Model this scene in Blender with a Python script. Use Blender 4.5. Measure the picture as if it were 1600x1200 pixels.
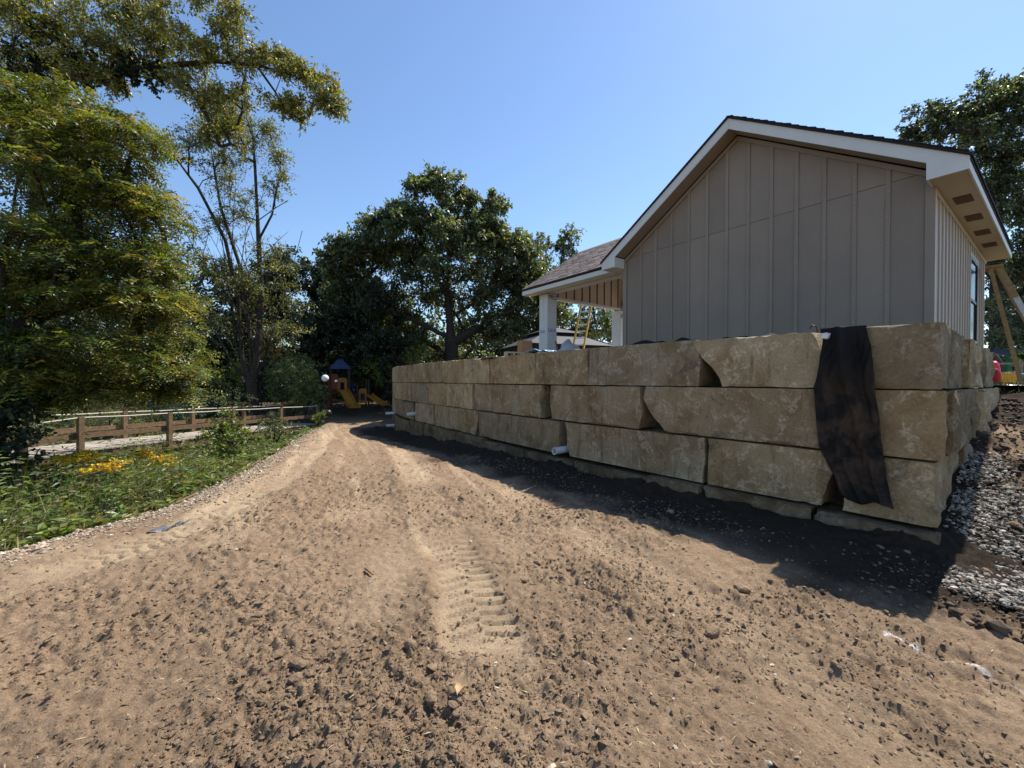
import bpy, bmesh, math, random
import numpy as np
from mathutils import Vector, Matrix

for o in list(bpy.data.objects):
    bpy.data.objects.remove(o)
scene = bpy.context.scene
COL = scene.collection
random.seed(5)
rng = np.random.default_rng(11)
R = math.radians

# ------------------------------------------------------------------ camera
F_PX, CAM_Z, PITCH, ROLL = 645.0, 1.5, -0.0068, 0.0045
cam = bpy.data.cameras.new('camera')
cam.sensor_width = 36.0
cam.lens = 36.0 * F_PX / 1600.0
cam.clip_start, cam.clip_end = 0.05, 2000
cam_ob = bpy.data.objects.new('camera', cam)
COL.objects.link(cam_ob)
fw = Vector((0, math.cos(PITCH), math.sin(PITCH)))
up0 = Vector((0, -math.sin(PITCH), math.cos(PITCH)))
rt = Vector((1, 0, 0)) * math.cos(ROLL) + up0 * math.sin(ROLL)
up = Vector((-1, 0, 0)) * math.sin(ROLL) + up0 * math.cos(ROLL)
M = Matrix((rt, up, -fw)).transposed().to_4x4()
M.translation = Vector((0, 0, CAM_Z))
cam_ob.matrix_world = M
scene.camera = cam_ob

# ------------------------------------------------------------------ sky, sun, exposure
SUN_AZ, SUN_EL = R(48.4), R(54.0)      # azimuth measured from +Y towards +X
world = bpy.data.worlds.new('World')
scene.world = world
world.use_nodes = True
wn = world.node_tree
wn.nodes.clear()
sky = wn.nodes.new('ShaderNodeTexSky')
sky.sky_type = 'NISHITA'
sky.sun_disc = False
sky.sun_elevation = SUN_EL
sky.sun_rotation = SUN_AZ
sky.air_density, sky.dust_density, sky.ozone_density = 1.15, 0.22, 5.0
bg = wn.nodes.new('ShaderNodeBackground')
bg.inputs['Strength'].default_value = 0.122
wo = wn.nodes.new('ShaderNodeOutputWorld')
wn.links.new(sky.outputs[0], bg.inputs['Color'])
wn.links.new(bg.outputs[0], wo.inputs['Surface'])
sun = bpy.data.lights.new('sun', 'SUN')
sun.energy = 5.0
sun.angle = R(0.53)
sun.color = (1.0, 0.94, 0.85)
sun_ob = bpy.data.objects.new('sun', sun)
COL.objects.link(sun_ob)
sd = Vector((math.sin(SUN_AZ) * math.cos(SUN_EL), math.cos(SUN_AZ) * math.cos(SUN_EL), math.sin(SUN_EL)))
sun_ob.rotation_euler = sd.to_track_quat('Z', 'Y').to_euler()
sun_ob.location = sd * 60
scene.view_settings.view_transform = 'Standard'
scene.view_settings.look = 'None'
scene.view_settings.gamma = 1.0
scene.view_settings.exposure = 0.63
scene.view_settings.use_curve_mapping = False
scene.cycles.max_bounces = 8
scene.cycles.diffuse_bounces = 4
scene.cycles.transmission_bounces = 4
scene.cycles.transparent_max_bounces = 6
scene.cycles.use_denoising = True

# ------------------------------------------------------------------ helpers
def at(x, y, Y):
    """a point seen at that place of the photograph at a distance Y along the view axis"""
    return np.array([(x - 800) / F_PX * Y, Y, CAM_Z - (y - 598) / F_PX * Y])

def tag(o, label=None, cat=None, group=None, kind=None):
    if label: o['label'] = label
    if cat: o['category'] = cat
    if group: o['group'] = group
    if kind: o['kind'] = kind
    return o

def empty(name, loc=(0, 0, 0), rz=0.0):
    o = bpy.data.objects.new(name, None)
    o.location = loc
    o.rotation_euler = (0, 0, rz)
    o.empty_display_size = 0.2
    COL.objects.link(o)
    return o

def link(name, me, mat=None, parent=None):
    o = bpy.data.objects.new(name, me)
    COL.objects.link(o)
    if mat is not None and not me.materials:
        me.materials.append(mat)
    if parent is not None:
        o.parent = parent
    return o

def fast_mesh(name, V, F, smooth=False, tint=None):
    """V (n,3), F (m,k) -> mesh; tint (m,3) per-face colour attribute"""
    V = np.ascontiguousarray(V, np.float32)
    F = np.ascontiguousarray(F, np.int32)
    me = bpy.data.meshes.new(name)
    me.vertices.add(len(V))
    me.vertices.foreach_set('co', V.ravel())
    k = F.shape[1]
    me.loops.add(F.size)
    me.loops.foreach_set('vertex_index', F.ravel())
    me.polygons.add(len(F))
    me.polygons.foreach_set('loop_start', np.arange(0, F.size, k, dtype=np.int32))
    me.polygons.foreach_set('loop_total', np.full(len(F), k, np.int32))
    me.polygons.foreach_set('use_smooth', np.full(len(F), bool(smooth)))
    me.update(calc_edges=True)
    if tint is not None:
        at_ = me.attributes.new('tint', 'FLOAT_COLOR', 'FACE')
        c = np.ones((len(F), 4), np.float32)
        c[:, :3] = tint
        at_.data.foreach_set('color', c.ravel())
    return me

class MB:
    """collects boxes, prisms and tubes for ONE mesh object"""
    def __init__(self):
        self.V, self.F, self.n = [], [], 0
    def add(self, V, F):
        V = [tuple(map(float, v)) for v in V]
        self.V += V
        self.F += [tuple(int(i) + self.n for i in f) for f in F]
        self.n += len(V)
        return self
    def box(self, x0, x1, y0, y1, z0, z1):
        V = [(x0, y0, z0), (x1, y0, z0), (x1, y1, z0), (x0, y1, z0), (x0, y0, z1), (x1, y0, z1), (x1, y1, z1), (x0, y1, z1)]
        return self.add(V, [(3, 2, 1, 0), (4, 5, 6, 7), (0, 1, 5, 4), (1, 2, 6, 5), (2, 3, 7, 6), (3, 0, 4, 7)])
    def prism(self, poly, axis, lo, hi):
        """poly: 2-D points in the two other axes (in order), extruded along axis lo..hi"""
        n = len(poly)
        def mk(p, c):
            if axis == 0: return (c, p[0], p[1])
            if axis == 1: return (p[0], c, p[1])
            return (p[0], p[1], c)
        V = [mk(p, lo) for p in poly] + [mk(p, hi) for p in poly]
        F = [tuple(range(n))[::-1], tuple(range(n, 2 * n))]
        F += [(i, (i + 1) % n, n + (i + 1) % n, n + i) for i in range(n)]
        return self.add(V, F)
    def tube(self, pts, rad, seg=8, cap=True):
        V, F = tube_arrays(pts, rad, seg)
        F = [tuple(f) for f in F]
        if cap:
            m = len(V)
            F.append(tuple(range(seg))[::-1])
            F.append(tuple(range(m - seg, m)))
        return self.add(V, F)
    def bar(self, a, b, w, h, upv=(0, 0, 1)):
        a, b, u = Vector(a), Vector(b), Vector(upv)
        d = (b - a).normalized()
        s = d.cross(u).normalized()
        u = s.cross(d).normalized()
        V = []
        for p in (a, b):
            for i, j in ((-1, -1), (1, -1), (1, 1), (-1, 1)):
                V.append(p + s * (w / 2 * i) + u * (h / 2 * j))
        return self.add(V, [(3, 2, 1, 0), (4, 5, 6, 7), (0, 1, 5, 4), (1, 2, 6, 5), (2, 3, 7, 6), (3, 0, 4, 7)])
    def build(self, name, mat, parent=None, smooth=False, bevel=0.0):
        me = bpy.data.meshes.new(name)
        me.from_pydata(self.V, [], self.F)
        me.update()
        bm = bmesh.new()
        bm.from_mesh(me)
        bmesh.ops.recalc_face_normals(bm, faces=bm.faces)
        if bevel > 0:
            bmesh.ops.bevel(bm, geom=list(bm.edges), offset=bevel, segments=1, affect='EDGES', profile=0.6)
        bm.to_mesh(me)
        bm.free()
        if smooth:
            for p in me.polygons: p.use_smooth = True
        return link(name, me, mat, parent)

def tube_arrays(pts, rad, seg=6):
    P = np.asarray(pts, float)
    n = len(P)
    r = np.full(n, rad, float) if np.isscalar(rad) else np.asarray(rad, float)
    T = np.gradient(P, axis=0)
    T /= np.linalg.norm(T, axis=1)[:, None] + 1e-9
    ref = np.array([0.0, 0.0, 1.0])
    if abs(T[:, 2]).mean() > 0.8: ref = np.array([1.0, 0.0, 0.0])
    A = np.cross(T, ref)
    A /= np.linalg.norm(A, axis=1)[:, None] + 1e-9
    B = np.cross(T, A)
    an = np.arange(seg) * 2 * np.pi / seg
    V = P[:, None] + r[:, None, None] * (np.cos(an)[None, :, None] * A[:, None] + np.sin(an)[None, :, None] * B[:, None])
    F = []
    for i in range(n - 1):
        for j in range(seg):
            k = (j + 1) % seg
            F.append((i * seg + j, i * seg + k, (i + 1) * seg + k, (i + 1) * seg + j))
    return V.reshape(-1, 3), F

def vnoise(P, seed=0):
    """smooth value noise, 3-D, vectorised, range -1..1"""
    P = np.asarray(P, float)
    I = np.floor(P).astype(np.int64)
    f = P - I
    f = f * f * (3 - 2 * f)
    out = np.zeros(len(P))
    for dx in (0, 1):
        for dy in (0, 1):
            for dz in (0, 1):
                h = ((I[:, 0] + dx) * 374761393 + (I[:, 1] + dy) * 668265263 + (I[:, 2] + dz) * 2147483647 + seed * 144665) & 0x7fffffff
                h = ((h ^ (h >> 13)) * 1274126177) & 0x7fffffff
                h = (h ^ (h >> 16)) & 0xffff
                w = (f[:, 0] if dx else 1 - f[:, 0]) * (f[:, 1] if dy else 1 - f[:, 1]) * (f[:, 2] if dz else 1 - f[:, 2])
                out += w * (h / 32767.5 - 1.0)
    return out

def vn2(x, y, fr, seed=0):
    return vnoise(np.stack([np.asarray(x) * fr, np.asarray(y) * fr, np.full(np.shape(x), seed * 7.3)], 1), seed)

def smooth(x, a, b):
    t = np.clip((np.asarray(x, float) - a) / (b - a), 0, 1)
    return t * t * (3 - 2 * t)

# ------------------------------------------------------------------ materials
def mat_new(name):
    m = bpy.data.materials.new(name)
    m.use_nodes = True
    nt = m.node_tree
    for n in list(nt.nodes):
        if n.type != 'OUTPUT_MATERIAL' and n.type != 'BSDF_PRINCIPLED': nt.nodes.remove(n)
    return m, nt, nt.nodes['Principled BSDF'], nt.nodes['Material Output']

def nd(nt, typ, **kw):
    n = nt.nodes.new(typ)
    for k, v in kw.items():
        if k in n.inputs: n.inputs[k].default_value = v
        else: setattr(n, k, v)
    return n

def noise_node(nt, vec, scale, detail=4, rough=0.6, dist=0.0):
    n = nd(nt, 'ShaderNodeTexNoise')
    n.inputs['Scale'].default_value = scale
    n.inputs['Detail'].default_value = detail
    n.inputs['Roughness'].default_value = rough
    n.inputs['Distortion'].default_value = dist
    if vec is not None: nt.links.new(vec, n.inputs['Vector'])
    return n

def ramp(nt, fac, stops):
    r = nd(nt, 'ShaderNodeValToRGB')
    el = r.color_ramp.elements
    while len(el) < len(stops): el.new(0.5)
    for e, (p, c) in zip(el, stops):
        e.position = p
        e.color = (c, c, c, 1) if np.isscalar(c) else (*c, 1)
    nt.links.new(fac, r.inputs['Fac'])
    return r

def mixc(nt, fac, a, b, mode='MIX'):
    m = nd(nt, 'ShaderNodeMix', data_type='RGBA', blend_type=mode)
    for sock, v in ((m.inputs[0], fac), (m.inputs[6], a), (m.inputs[7], b)):
        if hasattr(v, 'is_output') or isinstance(v, bpy.types.NodeSocket): nt.links.new(v, sock)
        elif np.isscalar(v): sock.default_value = v
        else: sock.default_value = (*v, 1)
    return m.outputs[2]

def bump(nt, bsdf, h, strength, dist, normal=None):
    b = nd(nt, 'ShaderNodeBump')
    b.inputs['Strength'].default_value = strength
    b.inputs['Distance'].default_value = dist
    nt.links.new(h, b.inputs['Height'])
    if normal is not None: nt.links.new(normal, b.inputs['Normal'])
    nt.links.new(b.outputs[0], bsdf.inputs['Normal'])
    return b.outputs[0]

def mat_plain(name, col, rough=0.6, var=0.12, scale=6.0, bumps=0.0, bscale=60, spec=0.3, metal=0.0, objvar=0.0):
    m, nt, b, out = mat_new(name)
    tc = nd(nt, 'ShaderNodeTexCoord')
    n = noise_node(nt, tc.outputs['Object'], scale, 5, 0.62)
    rp = ramp(nt, n.outputs[0], [(0.25, 1 - var), (0.75, 1 + var)])
    c = mixc(nt, 1.0, col, rp.outputs[0], 'MULTIPLY')
    if objvar:
        oi = nd(nt, 'ShaderNodeObjectInfo')
        r2 = ramp(nt, oi.outputs['Random'], [(0.0, 1 - objvar), (1.0, 1 + objvar)])
        c = mixc(nt, 1.0, c, r2.outputs[0], 'MULTIPLY')
    nt.links.new(c, b.inputs['Base Color'])
    b.inputs['Roughness'].default_value = rough
    b.inputs['Specular IOR Level'].default_value = spec
    b.inputs['Metallic'].default_value = metal
    if bumps:
        n2 = noise_node(nt, tc.outputs['Object'], bscale, 4, 0.6)
        bump(nt, b, n2.outputs[0], bumps, 0.01)
    return m

def mat_leaf(name, trans=0.4, rough=0.42, spec=0.5, tcol=(1.25, 1.2, 0.5)):
    m, nt, b, out = mat_new(name)
    a = nd(nt, 'ShaderNodeAttribute', attribute_name='tint')
    nt.links.new(a.outputs['Color'], b.inputs['Base Color'])
    b.inputs['Roughness'].default_value = rough
    b.inputs['Specular IOR Level'].default_value = spec
    t = nd(nt, 'ShaderNodeBsdfTranslucent')
    c = mixc(nt, 1.0, a.outputs['Color'], tcol, 'MULTIPLY')
    nt.links.new(c, t.inputs['Color'])
    mx = nd(nt, 'ShaderNodeMixShader')
    mx.inputs[0].default_value = trans
    nt.links.new(b.outputs[0], mx.inputs[1])
    nt.links.new(t.outputs[0], mx.inputs[2])
    nt.links.new(mx.outputs[0], out.inputs['Surface'])
    return m

MT = {}
MT['leaf'] = mat_leaf('leaf')
MT['leaf_gloss'] = mat_leaf('leaf_gloss', 0.46, 0.42, 0.8, (1.2, 1.2, 0.5))
MT['bark'] = mat_plain('bark', (0.05, 0.04, 0.032), 0.9, 0.45, 8, 0.9, 25, 0.1)
MT['bark_light'] = mat_plain('bark_light', (0.11, 0.09, 0.075), 0.9, 0.4, 8, 0.9, 25, 0.1)
MT['white_trim'] = mat_plain('white_trim', (0.66, 0.66, 0.63), 0.5, 0.05, 3, 0.05, 90)
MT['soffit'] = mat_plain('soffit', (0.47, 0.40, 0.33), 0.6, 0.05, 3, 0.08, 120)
MT['batten_tan'] = mat_plain('batten_tan', (0.60, 0.48, 0.36), 0.6, 0.06, 3, 0.08, 120)
MT['vent'] = mat_plain('vent', (0.12, 0.06, 0.045), 0.6, 0.2, 30)
MT['dark_gap'] = mat_plain('dark_gap', (0.02, 0.018, 0.016), 0.9, 0.2, 10)
MT['glass'] = mat_plain('glass', (0.012, 0.014, 0.016), 0.12, 0.1, 2, 0, 60, 0.15)
MT['black_frame'] = mat_plain('black_frame', (0.02, 0.02, 0.022), 0.4, 0.1)
MT['housewrap'] = mat_plain('housewrap', (0.62, 0.63, 0.62), 0.45, 0.07, 5, 0.35, 9, 0.4)
MT['ink_black'] = mat_plain('ink_black', (0.015, 0.015, 0.017), 0.6, 0.1)
MT['ink_blue'] = mat_plain('ink_blue', (0.05, 0.16, 0.38), 0.6, 0.1)
MT['pvc'] = mat_plain('pvc', (0.7, 0.7, 0.68), 0.35, 0.08, 12, 0, 60, 0.5)
MT['yellow_rail'] = mat_plain('yellow_rail', (0.55, 0.30, 0.03), 0.5, 0.12, 8)
MT['aluminium'] = mat_plain('aluminium', (0.55, 0.55, 0.55), 0.4, 0.1, 8, 0, 60, 0.5, 0.6)
MT['old_ladder'] = mat_plain('old_ladder', (0.36, 0.23, 0.1), 0.65, 0.3, 14, 0.2, 60)
MT['label_white'] = mat_plain('label_white', (0.6, 0.6, 0.58), 0.5, 0.3, 20)
MT['label_orange'] = mat_plain('label_orange', (0.6, 0.2, 0.03), 0.5, 0.1, 20)
MT['bridge_wood'] = mat_plain('bridge_wood', (0.17, 0.11, 0.065), 0.85, 0.35, 12, 0.5, 50, 0.15)
MT['plank_wood'] = mat_plain('plank_wood', (0.36, 0.31, 0.25), 0.85, 0.3, 10, 0.5, 50, 0.15, 0, 0.18)
MT['rope'] = mat_plain('rope', (0.5, 0.45, 0.36), 0.8, 0.2, 20)
MT['black_metal'] = mat_plain('black_metal', (0.012, 0.012, 0.014), 0.45, 0.1)
MT['globe'] = mat_plain('globe', (0.85, 0.85, 0.83), 0.25, 0.03, 4, 0, 60, 0.5)
MT['play_yellow'] = mat_plain('play_yellow', (0.36, 0.15, 0.012), 0.4, 0.08, 5, 0, 60, 0.45)
MT['play_blue'] = mat_plain('play_blue', (0.01, 0.02, 0.075), 0.4, 0.08, 5, 0, 60, 0.45)
MT['play_red'] = mat_plain('play_red', (0.22, 0.045, 0.02), 0.4, 0.08, 5, 0, 60, 0.45)
MT['play_brown'] = mat_plain('play_brown', (0.06, 0.03, 0.02), 0.5, 0.1, 5)
MT['teal'] = mat_plain('teal', (0.04, 0.13, 0.16), 0.6, 0.12, 4)
MT['yellow_trim'] = mat_plain('yellow_trim', (0.65, 0.42, 0.06), 0.6, 0.1)
MT['roof_grey'] = mat_plain('roof_grey', (0.13, 0.13, 0.14), 0.85, 0.25, 20, 0.4, 60)
MT['canopy_grey'] = mat_plain('canopy_grey', (0.06, 0.06, 0.065), 0.7, 0.12, 3, 0.1, 40)
MT['canopy_dark'] = mat_plain('canopy_dark', (0.02, 0.02, 0.022), 0.8, 0.2, 5)
MT['concrete'] = mat_plain('concrete', (0.33, 0.29, 0.25), 0.9, 0.2, 15, 0.5, 70)
MT['bounce_slab'] = mat_plain('bounce_slab', (0.5, 0.48, 0.45), 0.85, 0.12, 5, 0.3, 60)
MT['cardboard'] = mat_plain('cardboard', (0.42, 0.22, 0.11), 0.8, 0.12, 8)
MT['tarp_blue'] = mat_plain('tarp_blue', (0.2, 0.33, 0.48), 0.4, 0.3, 6, 0.2, 20, 0.5)
MT['plastic_grey'] = mat_plain('plastic_grey', (0.4, 0.41, 0.41), 0.35, 0.25, 4, 0.3, 12, 0.5)
MT['film_dark'] = mat_plain('film_dark', (0.10, 0.10, 0.115), 0.4, 0.4, 9, 0.2, 20, 0.5)
MT['white_cloth'] = mat_plain('white_cloth', (0.8, 0.8, 0.79), 0.6, 0.05)
MT['chair_white'] = mat_plain('chair_white', (0.26, 0.235, 0.21), 0.6, 0.2)
MT['pink'] = mat_plain('pink', (0.7, 0.06, 0.16), 0.5, 0.12)
MT['red'] = mat_plain('red', (0.45, 0.02, 0.03), 0.5, 0.15)
MT['yellow_plastic'] = mat_plain('yellow_plastic', (0.75, 0.42, 0.01), 0.45, 0.1, 5, 0, 60, 0.45)
MT['cyan'] = mat_plain('cyan', (0.1, 0.45, 0.6), 0.45, 0.1)
MT['green_plastic'] = mat_plain('green_plastic', (0.02, 0.16, 0.06), 0.45, 0.1)
MT['navy'] = mat_plain('navy', (0.03, 0.04, 0.08), 0.7, 0.2, 3)
MT['stick'] = mat_plain('stick', (0.27, 0.18, 0.1), 0.85, 0.3, 30, 0.3, 80)
MT['dead_leaf'] = mat_plain('dead_leaf', (0.36, 0.24, 0.13), 0.8, 0.3, 25)
MT['house_far'] = mat_plain('house_far', (0.35, 0.38, 0.4), 0.8, 0.1)
MT['roof_red'] = mat_plain('roof_red', (0.22, 0.09, 0.06), 0.85, 0.2, 10)

def mat_siding(name, col):
    m, nt, b, out = mat_new(name)
    tc = nd(nt, 'ShaderNodeTexCoord')
    n = noise_node(nt, tc.outputs['Object'], 1.2, 4, 0.6)
    mp = nd(nt, 'ShaderNodeMapping')
    mp.inputs['Scale'].default_value = (40, 40, 1.2)
    nt.links.new(tc.outputs['Object'], mp.inputs['Vector'])
    g = noise_node(nt, mp.outputs[0], 3.0, 3, 0.5)
    r1 = ramp(nt, n.outputs[0], [(0.2, 0.9), (0.8, 1.1)])
    r2 = ramp(nt, g.outputs[0], [(0.3, 0.96), (0.7, 1.04)])
    oi = nd(nt, 'ShaderNodeObjectInfo')
    r3 = ramp(nt, oi.outputs['Random'], [(0, 0.92), (1, 1.08)])
    c = mixc(nt, 1, mixc(nt, 1, mixc(nt, 1, col, r1.outputs[0], 'MULTIPLY'), r2.outputs[0], 'MULTIPLY'), r3.outputs[0], 'MULTIPLY')
    nt.links.new(c, b.inputs['Base Color'])
    b.inputs['Roughness'].default_value = 0.55
    b.inputs['Specular IOR Level'].default_value = 0.3
    bump(nt, b, g.outputs[0], 0.12, 0.004)
    return m
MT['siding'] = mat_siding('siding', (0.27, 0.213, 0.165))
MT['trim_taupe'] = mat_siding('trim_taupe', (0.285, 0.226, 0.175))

def mat_stone(name='limestone', dirty=False):
    m, nt, b, out = mat_new(name)
    tc = nd(nt, 'ShaderNodeTexCoord')
    oi = nd(nt, 'ShaderNodeObjectInfo')
    off = nd(nt, 'ShaderNodeVectorMath', operation='ADD')
    comb = nd(nt, 'ShaderNodeMath', operation='MULTIPLY')
    comb.inputs[1].default_value = 37.0
    nt.links.new(oi.outputs['Random'], comb.inputs[0])
    nt.links.new(tc.outputs['Object'], off.inputs[0])
    nt.links.new(comb.outputs[0], off.inputs[1])
    V = off.outputs[0]
    big = noise_node(nt, V, 1.6, 5, 0.6, 0.4)
    mid = noise_node(nt, V, 6.0, 6, 0.68, 0.6)
    fine = noise_node(nt, V, 34, 6, 0.7)
    vv = nd(nt, 'ShaderNodeMapping')
    vv.inputs['Scale'].default_value = (9, 9, 1.3)
    nt.links.new(V, vv.inputs['Vector'])
    streak = noise_node(nt, vv.outputs[0], 1.0, 5, 0.65, 0.3)
    base = ramp(nt, big.outputs[0], [(0.3, (0.22, 0.15, 0.08)), (0.48, (0.31, 0.24, 0.152)), (0.7, (0.39, 0.325, 0.225))])
    # pale crust that has flaked off in blotches
    crust = ramp(nt, mid.outputs[0], [(0.52, 0.0), (0.585, 1.0)])
    crust2 = ramp(nt, fine.outputs[0], [(0.38, 0.0), (0.56, 1.0)])
    mm = nd(nt, 'ShaderNodeMath', operation='MULTIPLY')
    nt.links.new(crust.outputs[0], mm.inputs[0]); nt.links.new(crust2.outputs[0], mm.inputs[1])
    m2 = nd(nt, 'ShaderNodeMath', operation='MULTIPLY'); m2.inputs[1].default_value = 0.6
    nt.links.new(mm.outputs[0], m2.inputs[0])
    c = mixc(nt, m2.outputs[0], base.outputs[0], (0.54, 0.47, 0.36))
    # rusty and grey-black weather stains
    rs = ramp(nt, streak.outputs[0], [(0.56, 0.0), (0.72, 0.75)])
    c = mixc(nt, rs.outputs[0], c, (0.13, 0.075, 0.04))
    n3 = noise_node(nt, V, 2.3, 6, 0.72, 0.8)
    st = ramp(nt, n3.outputs[0], [(0.56, 0.0), (0.70, 0.85)])
    c = mixc(nt, st.outputs[0], c, (0.085, 0.078, 0.068))
    sp = ramp(nt, fine.outputs[0], [(0.3, 0.74), (0.7, 1.18)])
    c = mixc(nt, 1, c, sp.outputs[0], 'MULTIPLY')
    ov = ramp(nt, oi.outputs['Random'], [(0, (0.62, 0.59, 0.55)), (0.3, (1.0, 0.94, 0.85)), (0.55, (1.12, 1.0, 0.82)), (0.75, (0.82, 0.84, 0.86)), (1, (1.38, 1.3, 1.15))])
    c = mixc(nt, 1, c, ov.outputs[0], 'MULTIPLY')
    if dirty:
        dn = ramp(nt, n3.outputs[0], [(0.38, 0.9), (0.62, 0.35)])
        c = mixc(nt, dn.outputs[0], c, (0.075, 0.052, 0.034))
    nt.links.new(c, b.inputs['Base Color'])
    b.inputs['Roughness'].default_value = 0.9
    b.inputs['Specular IOR Level'].default_value = 0.15
    nb = bump(nt, b, mid.outputs[0], 0.8, 0.025)
    bump(nt, b, fine.outputs[0], 0.8, 0.010, nb)
    return m
MT['stone'] = mat_stone()
MT['stone_dirty'] = mat_stone('muddy_limestone', True)
MT['glass'].node_tree.nodes['Principled BSDF'].inputs['IOR'].default_value = 1.15

def mat_dirt(name='soil', use_attr=True, gain=1.0):
    m, nt, b, out = mat_new(name)
    tc = nd(nt, 'ShaderNodeTexCoord')
    V = tc.outputs['Object']
    big = noise_node(nt, V, 0.8, 5, 0.6)
    mid = noise_node(nt, V, 16, 6, 0.75)
    fine = noise_node(nt, V, 90, 6, 0.78)
    c = ramp(nt, mid.outputs[0], [(0.25, (0.165, 0.109, 0.069)), (0.52, (0.265, 0.183, 0.116)), (0.78, (0.375, 0.27, 0.176))]).outputs[0]
    bg_ = ramp(nt, big.outputs[0], [(0.3, 0.85 * gain), (0.7, 1.12 * gain)])
    c = mixc(nt, 1, c, bg_.outputs[0], 'MULTIPLY')
    if use_attr:
        def attr(n):
            a = nd(nt, 'ShaderNodeAttribute', attribute_name=n)
            return a.outputs['Fac']
        c = mixc(nt, attr('dust'), c, (0.44, 0.33, 0.212))
        c = mixc(nt, attr('damp_and_shade'), c, (0.026, 0.019, 0.014))  # near-black for damp soil and the wall's painted-in shade
        c = mixc(nt, attr('leafmould'), c, (0.055, 0.042, 0.026))
        pn = ramp(nt, fine.outputs[0], [(0.40, 0.0), (0.5, 1.0)])
        pm = nd(nt, 'ShaderNodeMath', operation='MULTIPLY')
        nt.links.new(attr('paint'), pm.inputs[0]); nt.links.new(pn.outputs[0], pm.inputs[1])
        c = mixc(nt, pm.outputs[0], c, (0.75, 0.74, 0.72))
    fr = ramp(nt, fine.outputs[0], [(0.28, 0.55), (0.72, 1.42)])
    c = mixc(nt, 1, c, fr.outputs[0], 'MULTIPLY')
    nt.links.new(c, b.inputs['Base Color'])
    b.inputs['Roughness'].default_value = 0.95
    b.inputs['Specular IOR Level'].default_value = 0.1
    nb = bump(nt, b, mid.outputs[0], 0.6, 0.02)
    bump(nt, b, fine.outputs[0], 1.0, 0.012, nb)
    return m
MT['soil'] = mat_dirt()
MT['clod'] = mat_dirt('clod_soil', False, 1.12)
MT['lawn'] = mat_plain('lawn', (0.13, 0.11, 0.055), 0.95, 0.5, 3, 0.8, 40, 0.1)
MT['backfill'] = mat_plain('backfill', (0.07, 0.055, 0.042), 0.95, 0.4, 8, 0.9, 30, 0.1)

def mat_pebble(name, lo, hi):
    m, nt, b, out = mat_new(name)
    a = nd(nt, 'ShaderNodeAttribute', attribute_name='tint')
    nt.links.new(a.outputs['Color'], b.inputs['Base Color'])
    b.inputs['Roughness'].default_value = 0.8
    b.inputs['Specular IOR Level'].default_value = 0.2
    return m
MT['tinted'] = mat_pebble('tinted_stone', 0, 1)

def mat_fabric():
    m, nt, b, out = mat_new('black_geotextile')
    tc = nd(nt, 'ShaderNodeTexCoord')
    n = noise_node(nt, tc.outputs['Object'], 3.2, 6, 0.7, 0.5)
    n2 = noise_node(nt, tc.outputs['Object'], 30, 4, 0.7)
    dm = ramp(nt, n.outputs[0], [(0.42, 0.0), (0.62, 0.85)])
    sep = nd(nt, 'ShaderNodeSeparateXYZ')
    nt.links.new(tc.outputs['Object'], sep.inputs[0])
    zr = ramp(nt, sep.outputs[2], [(0.0, 0.0), (1.0, 0.0)])
    mr = nd(nt, 'ShaderNodeMapRange')
    mr.inputs['From Min'].default_value = 1.75; mr.inputs['From Max'].default_value = 1.2
    nt.links.new(sep.outputs[2], mr.inputs['Value'])
    mm = nd(nt, 'ShaderNodeMath', operation='MULTIPLY')
    nt.links.new(dm.outputs[0], mm.inputs[0]); nt.links.new(mr.outputs[0], mm.inputs[1])
    c = mixc(nt, mm.outputs[0], (0.014, 0.013, 0.013), (0.085, 0.055, 0.036))
    nt.links.new(c, b.inputs['Base Color'])
    b.inputs['Roughness'].default_value = 0.85
    b.inputs['Specular IOR Level'].default_value = 0.2
    bump(nt, b, n2.outputs[0], 0.3, 0.004)
    return m
MT['fabric'] = mat_fabric()

def mat_shingle():
    m, nt, b, out = mat_new('shingle')
    tc = nd(nt, 'ShaderNodeTexCoord')
    oi = nd(nt, 'ShaderNodeObjectInfo')
    n = noise_node(nt, tc.outputs['Object'], 60, 4, 0.7)
    c = ramp(nt, oi.outputs['Random'], [(0.0, (0.075, 0.052, 0.048)), (0.5, (0.125, 0.092, 0.085)), (1.0, (0.185, 0.14, 0.128))]).outputs[0]
    r2 = ramp(nt, n.outputs[0], [(0.3, 0.7), (0.7, 1.3)])
    c = mixc(nt, 1, c, r2.outputs[0], 'MULTIPLY')
    nt.links.new(c, b.inputs['Base Color'])
    b.inputs['Roughness'].default_value = 0.9
    bump(nt, b, n.outputs[0], 0.5, 0.005)
    return m
MT['shingle'] = mat_shingle()
MT['shingle_edge'] = mat_plain('shingle_edge', (0.03, 0.026, 0.028), 0.9, 0.3, 30, 0.4, 60)

# ------------------------------------------------------------------ wall line in plan
PATH = np.array([(3.72, 3.58), (.89, 7.15), (-1.94, 11.4), (-3.66, 14.2), (-4.65, 16.3), (-5.3, 18.3), (-5.6, 20.), (-5.5, 21.8), (-4.8, 23.6), (-3.4, 25.2)])
def catmull(P, n=30):
    Q = np.vstack([2 * P[0] - P[1], P, 2 * P[-1] - P[-2]])
    out = []
    for i in range(1, len(Q) - 2):
        p0, p1, p2, p3 = Q[i - 1:i + 3]
        for t in np.linspace(0, 1, n, endpoint=False):
            out.append(.5 * ((2 * p1) + (-p0 + p2) * t + (2 * p0 - 5 * p1 + 4 * p2 - p3) * t * t + (-p0 + 3 * p1 - 3 * p2 + p3) * t ** 3))
    out.append(P[-1])
    return np.array(out)
WD = catmull(PATH)
WS = np.r_[0, np.cumsum(np.linalg.norm(np.diff(WD, axis=0), axis=1))]
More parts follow.
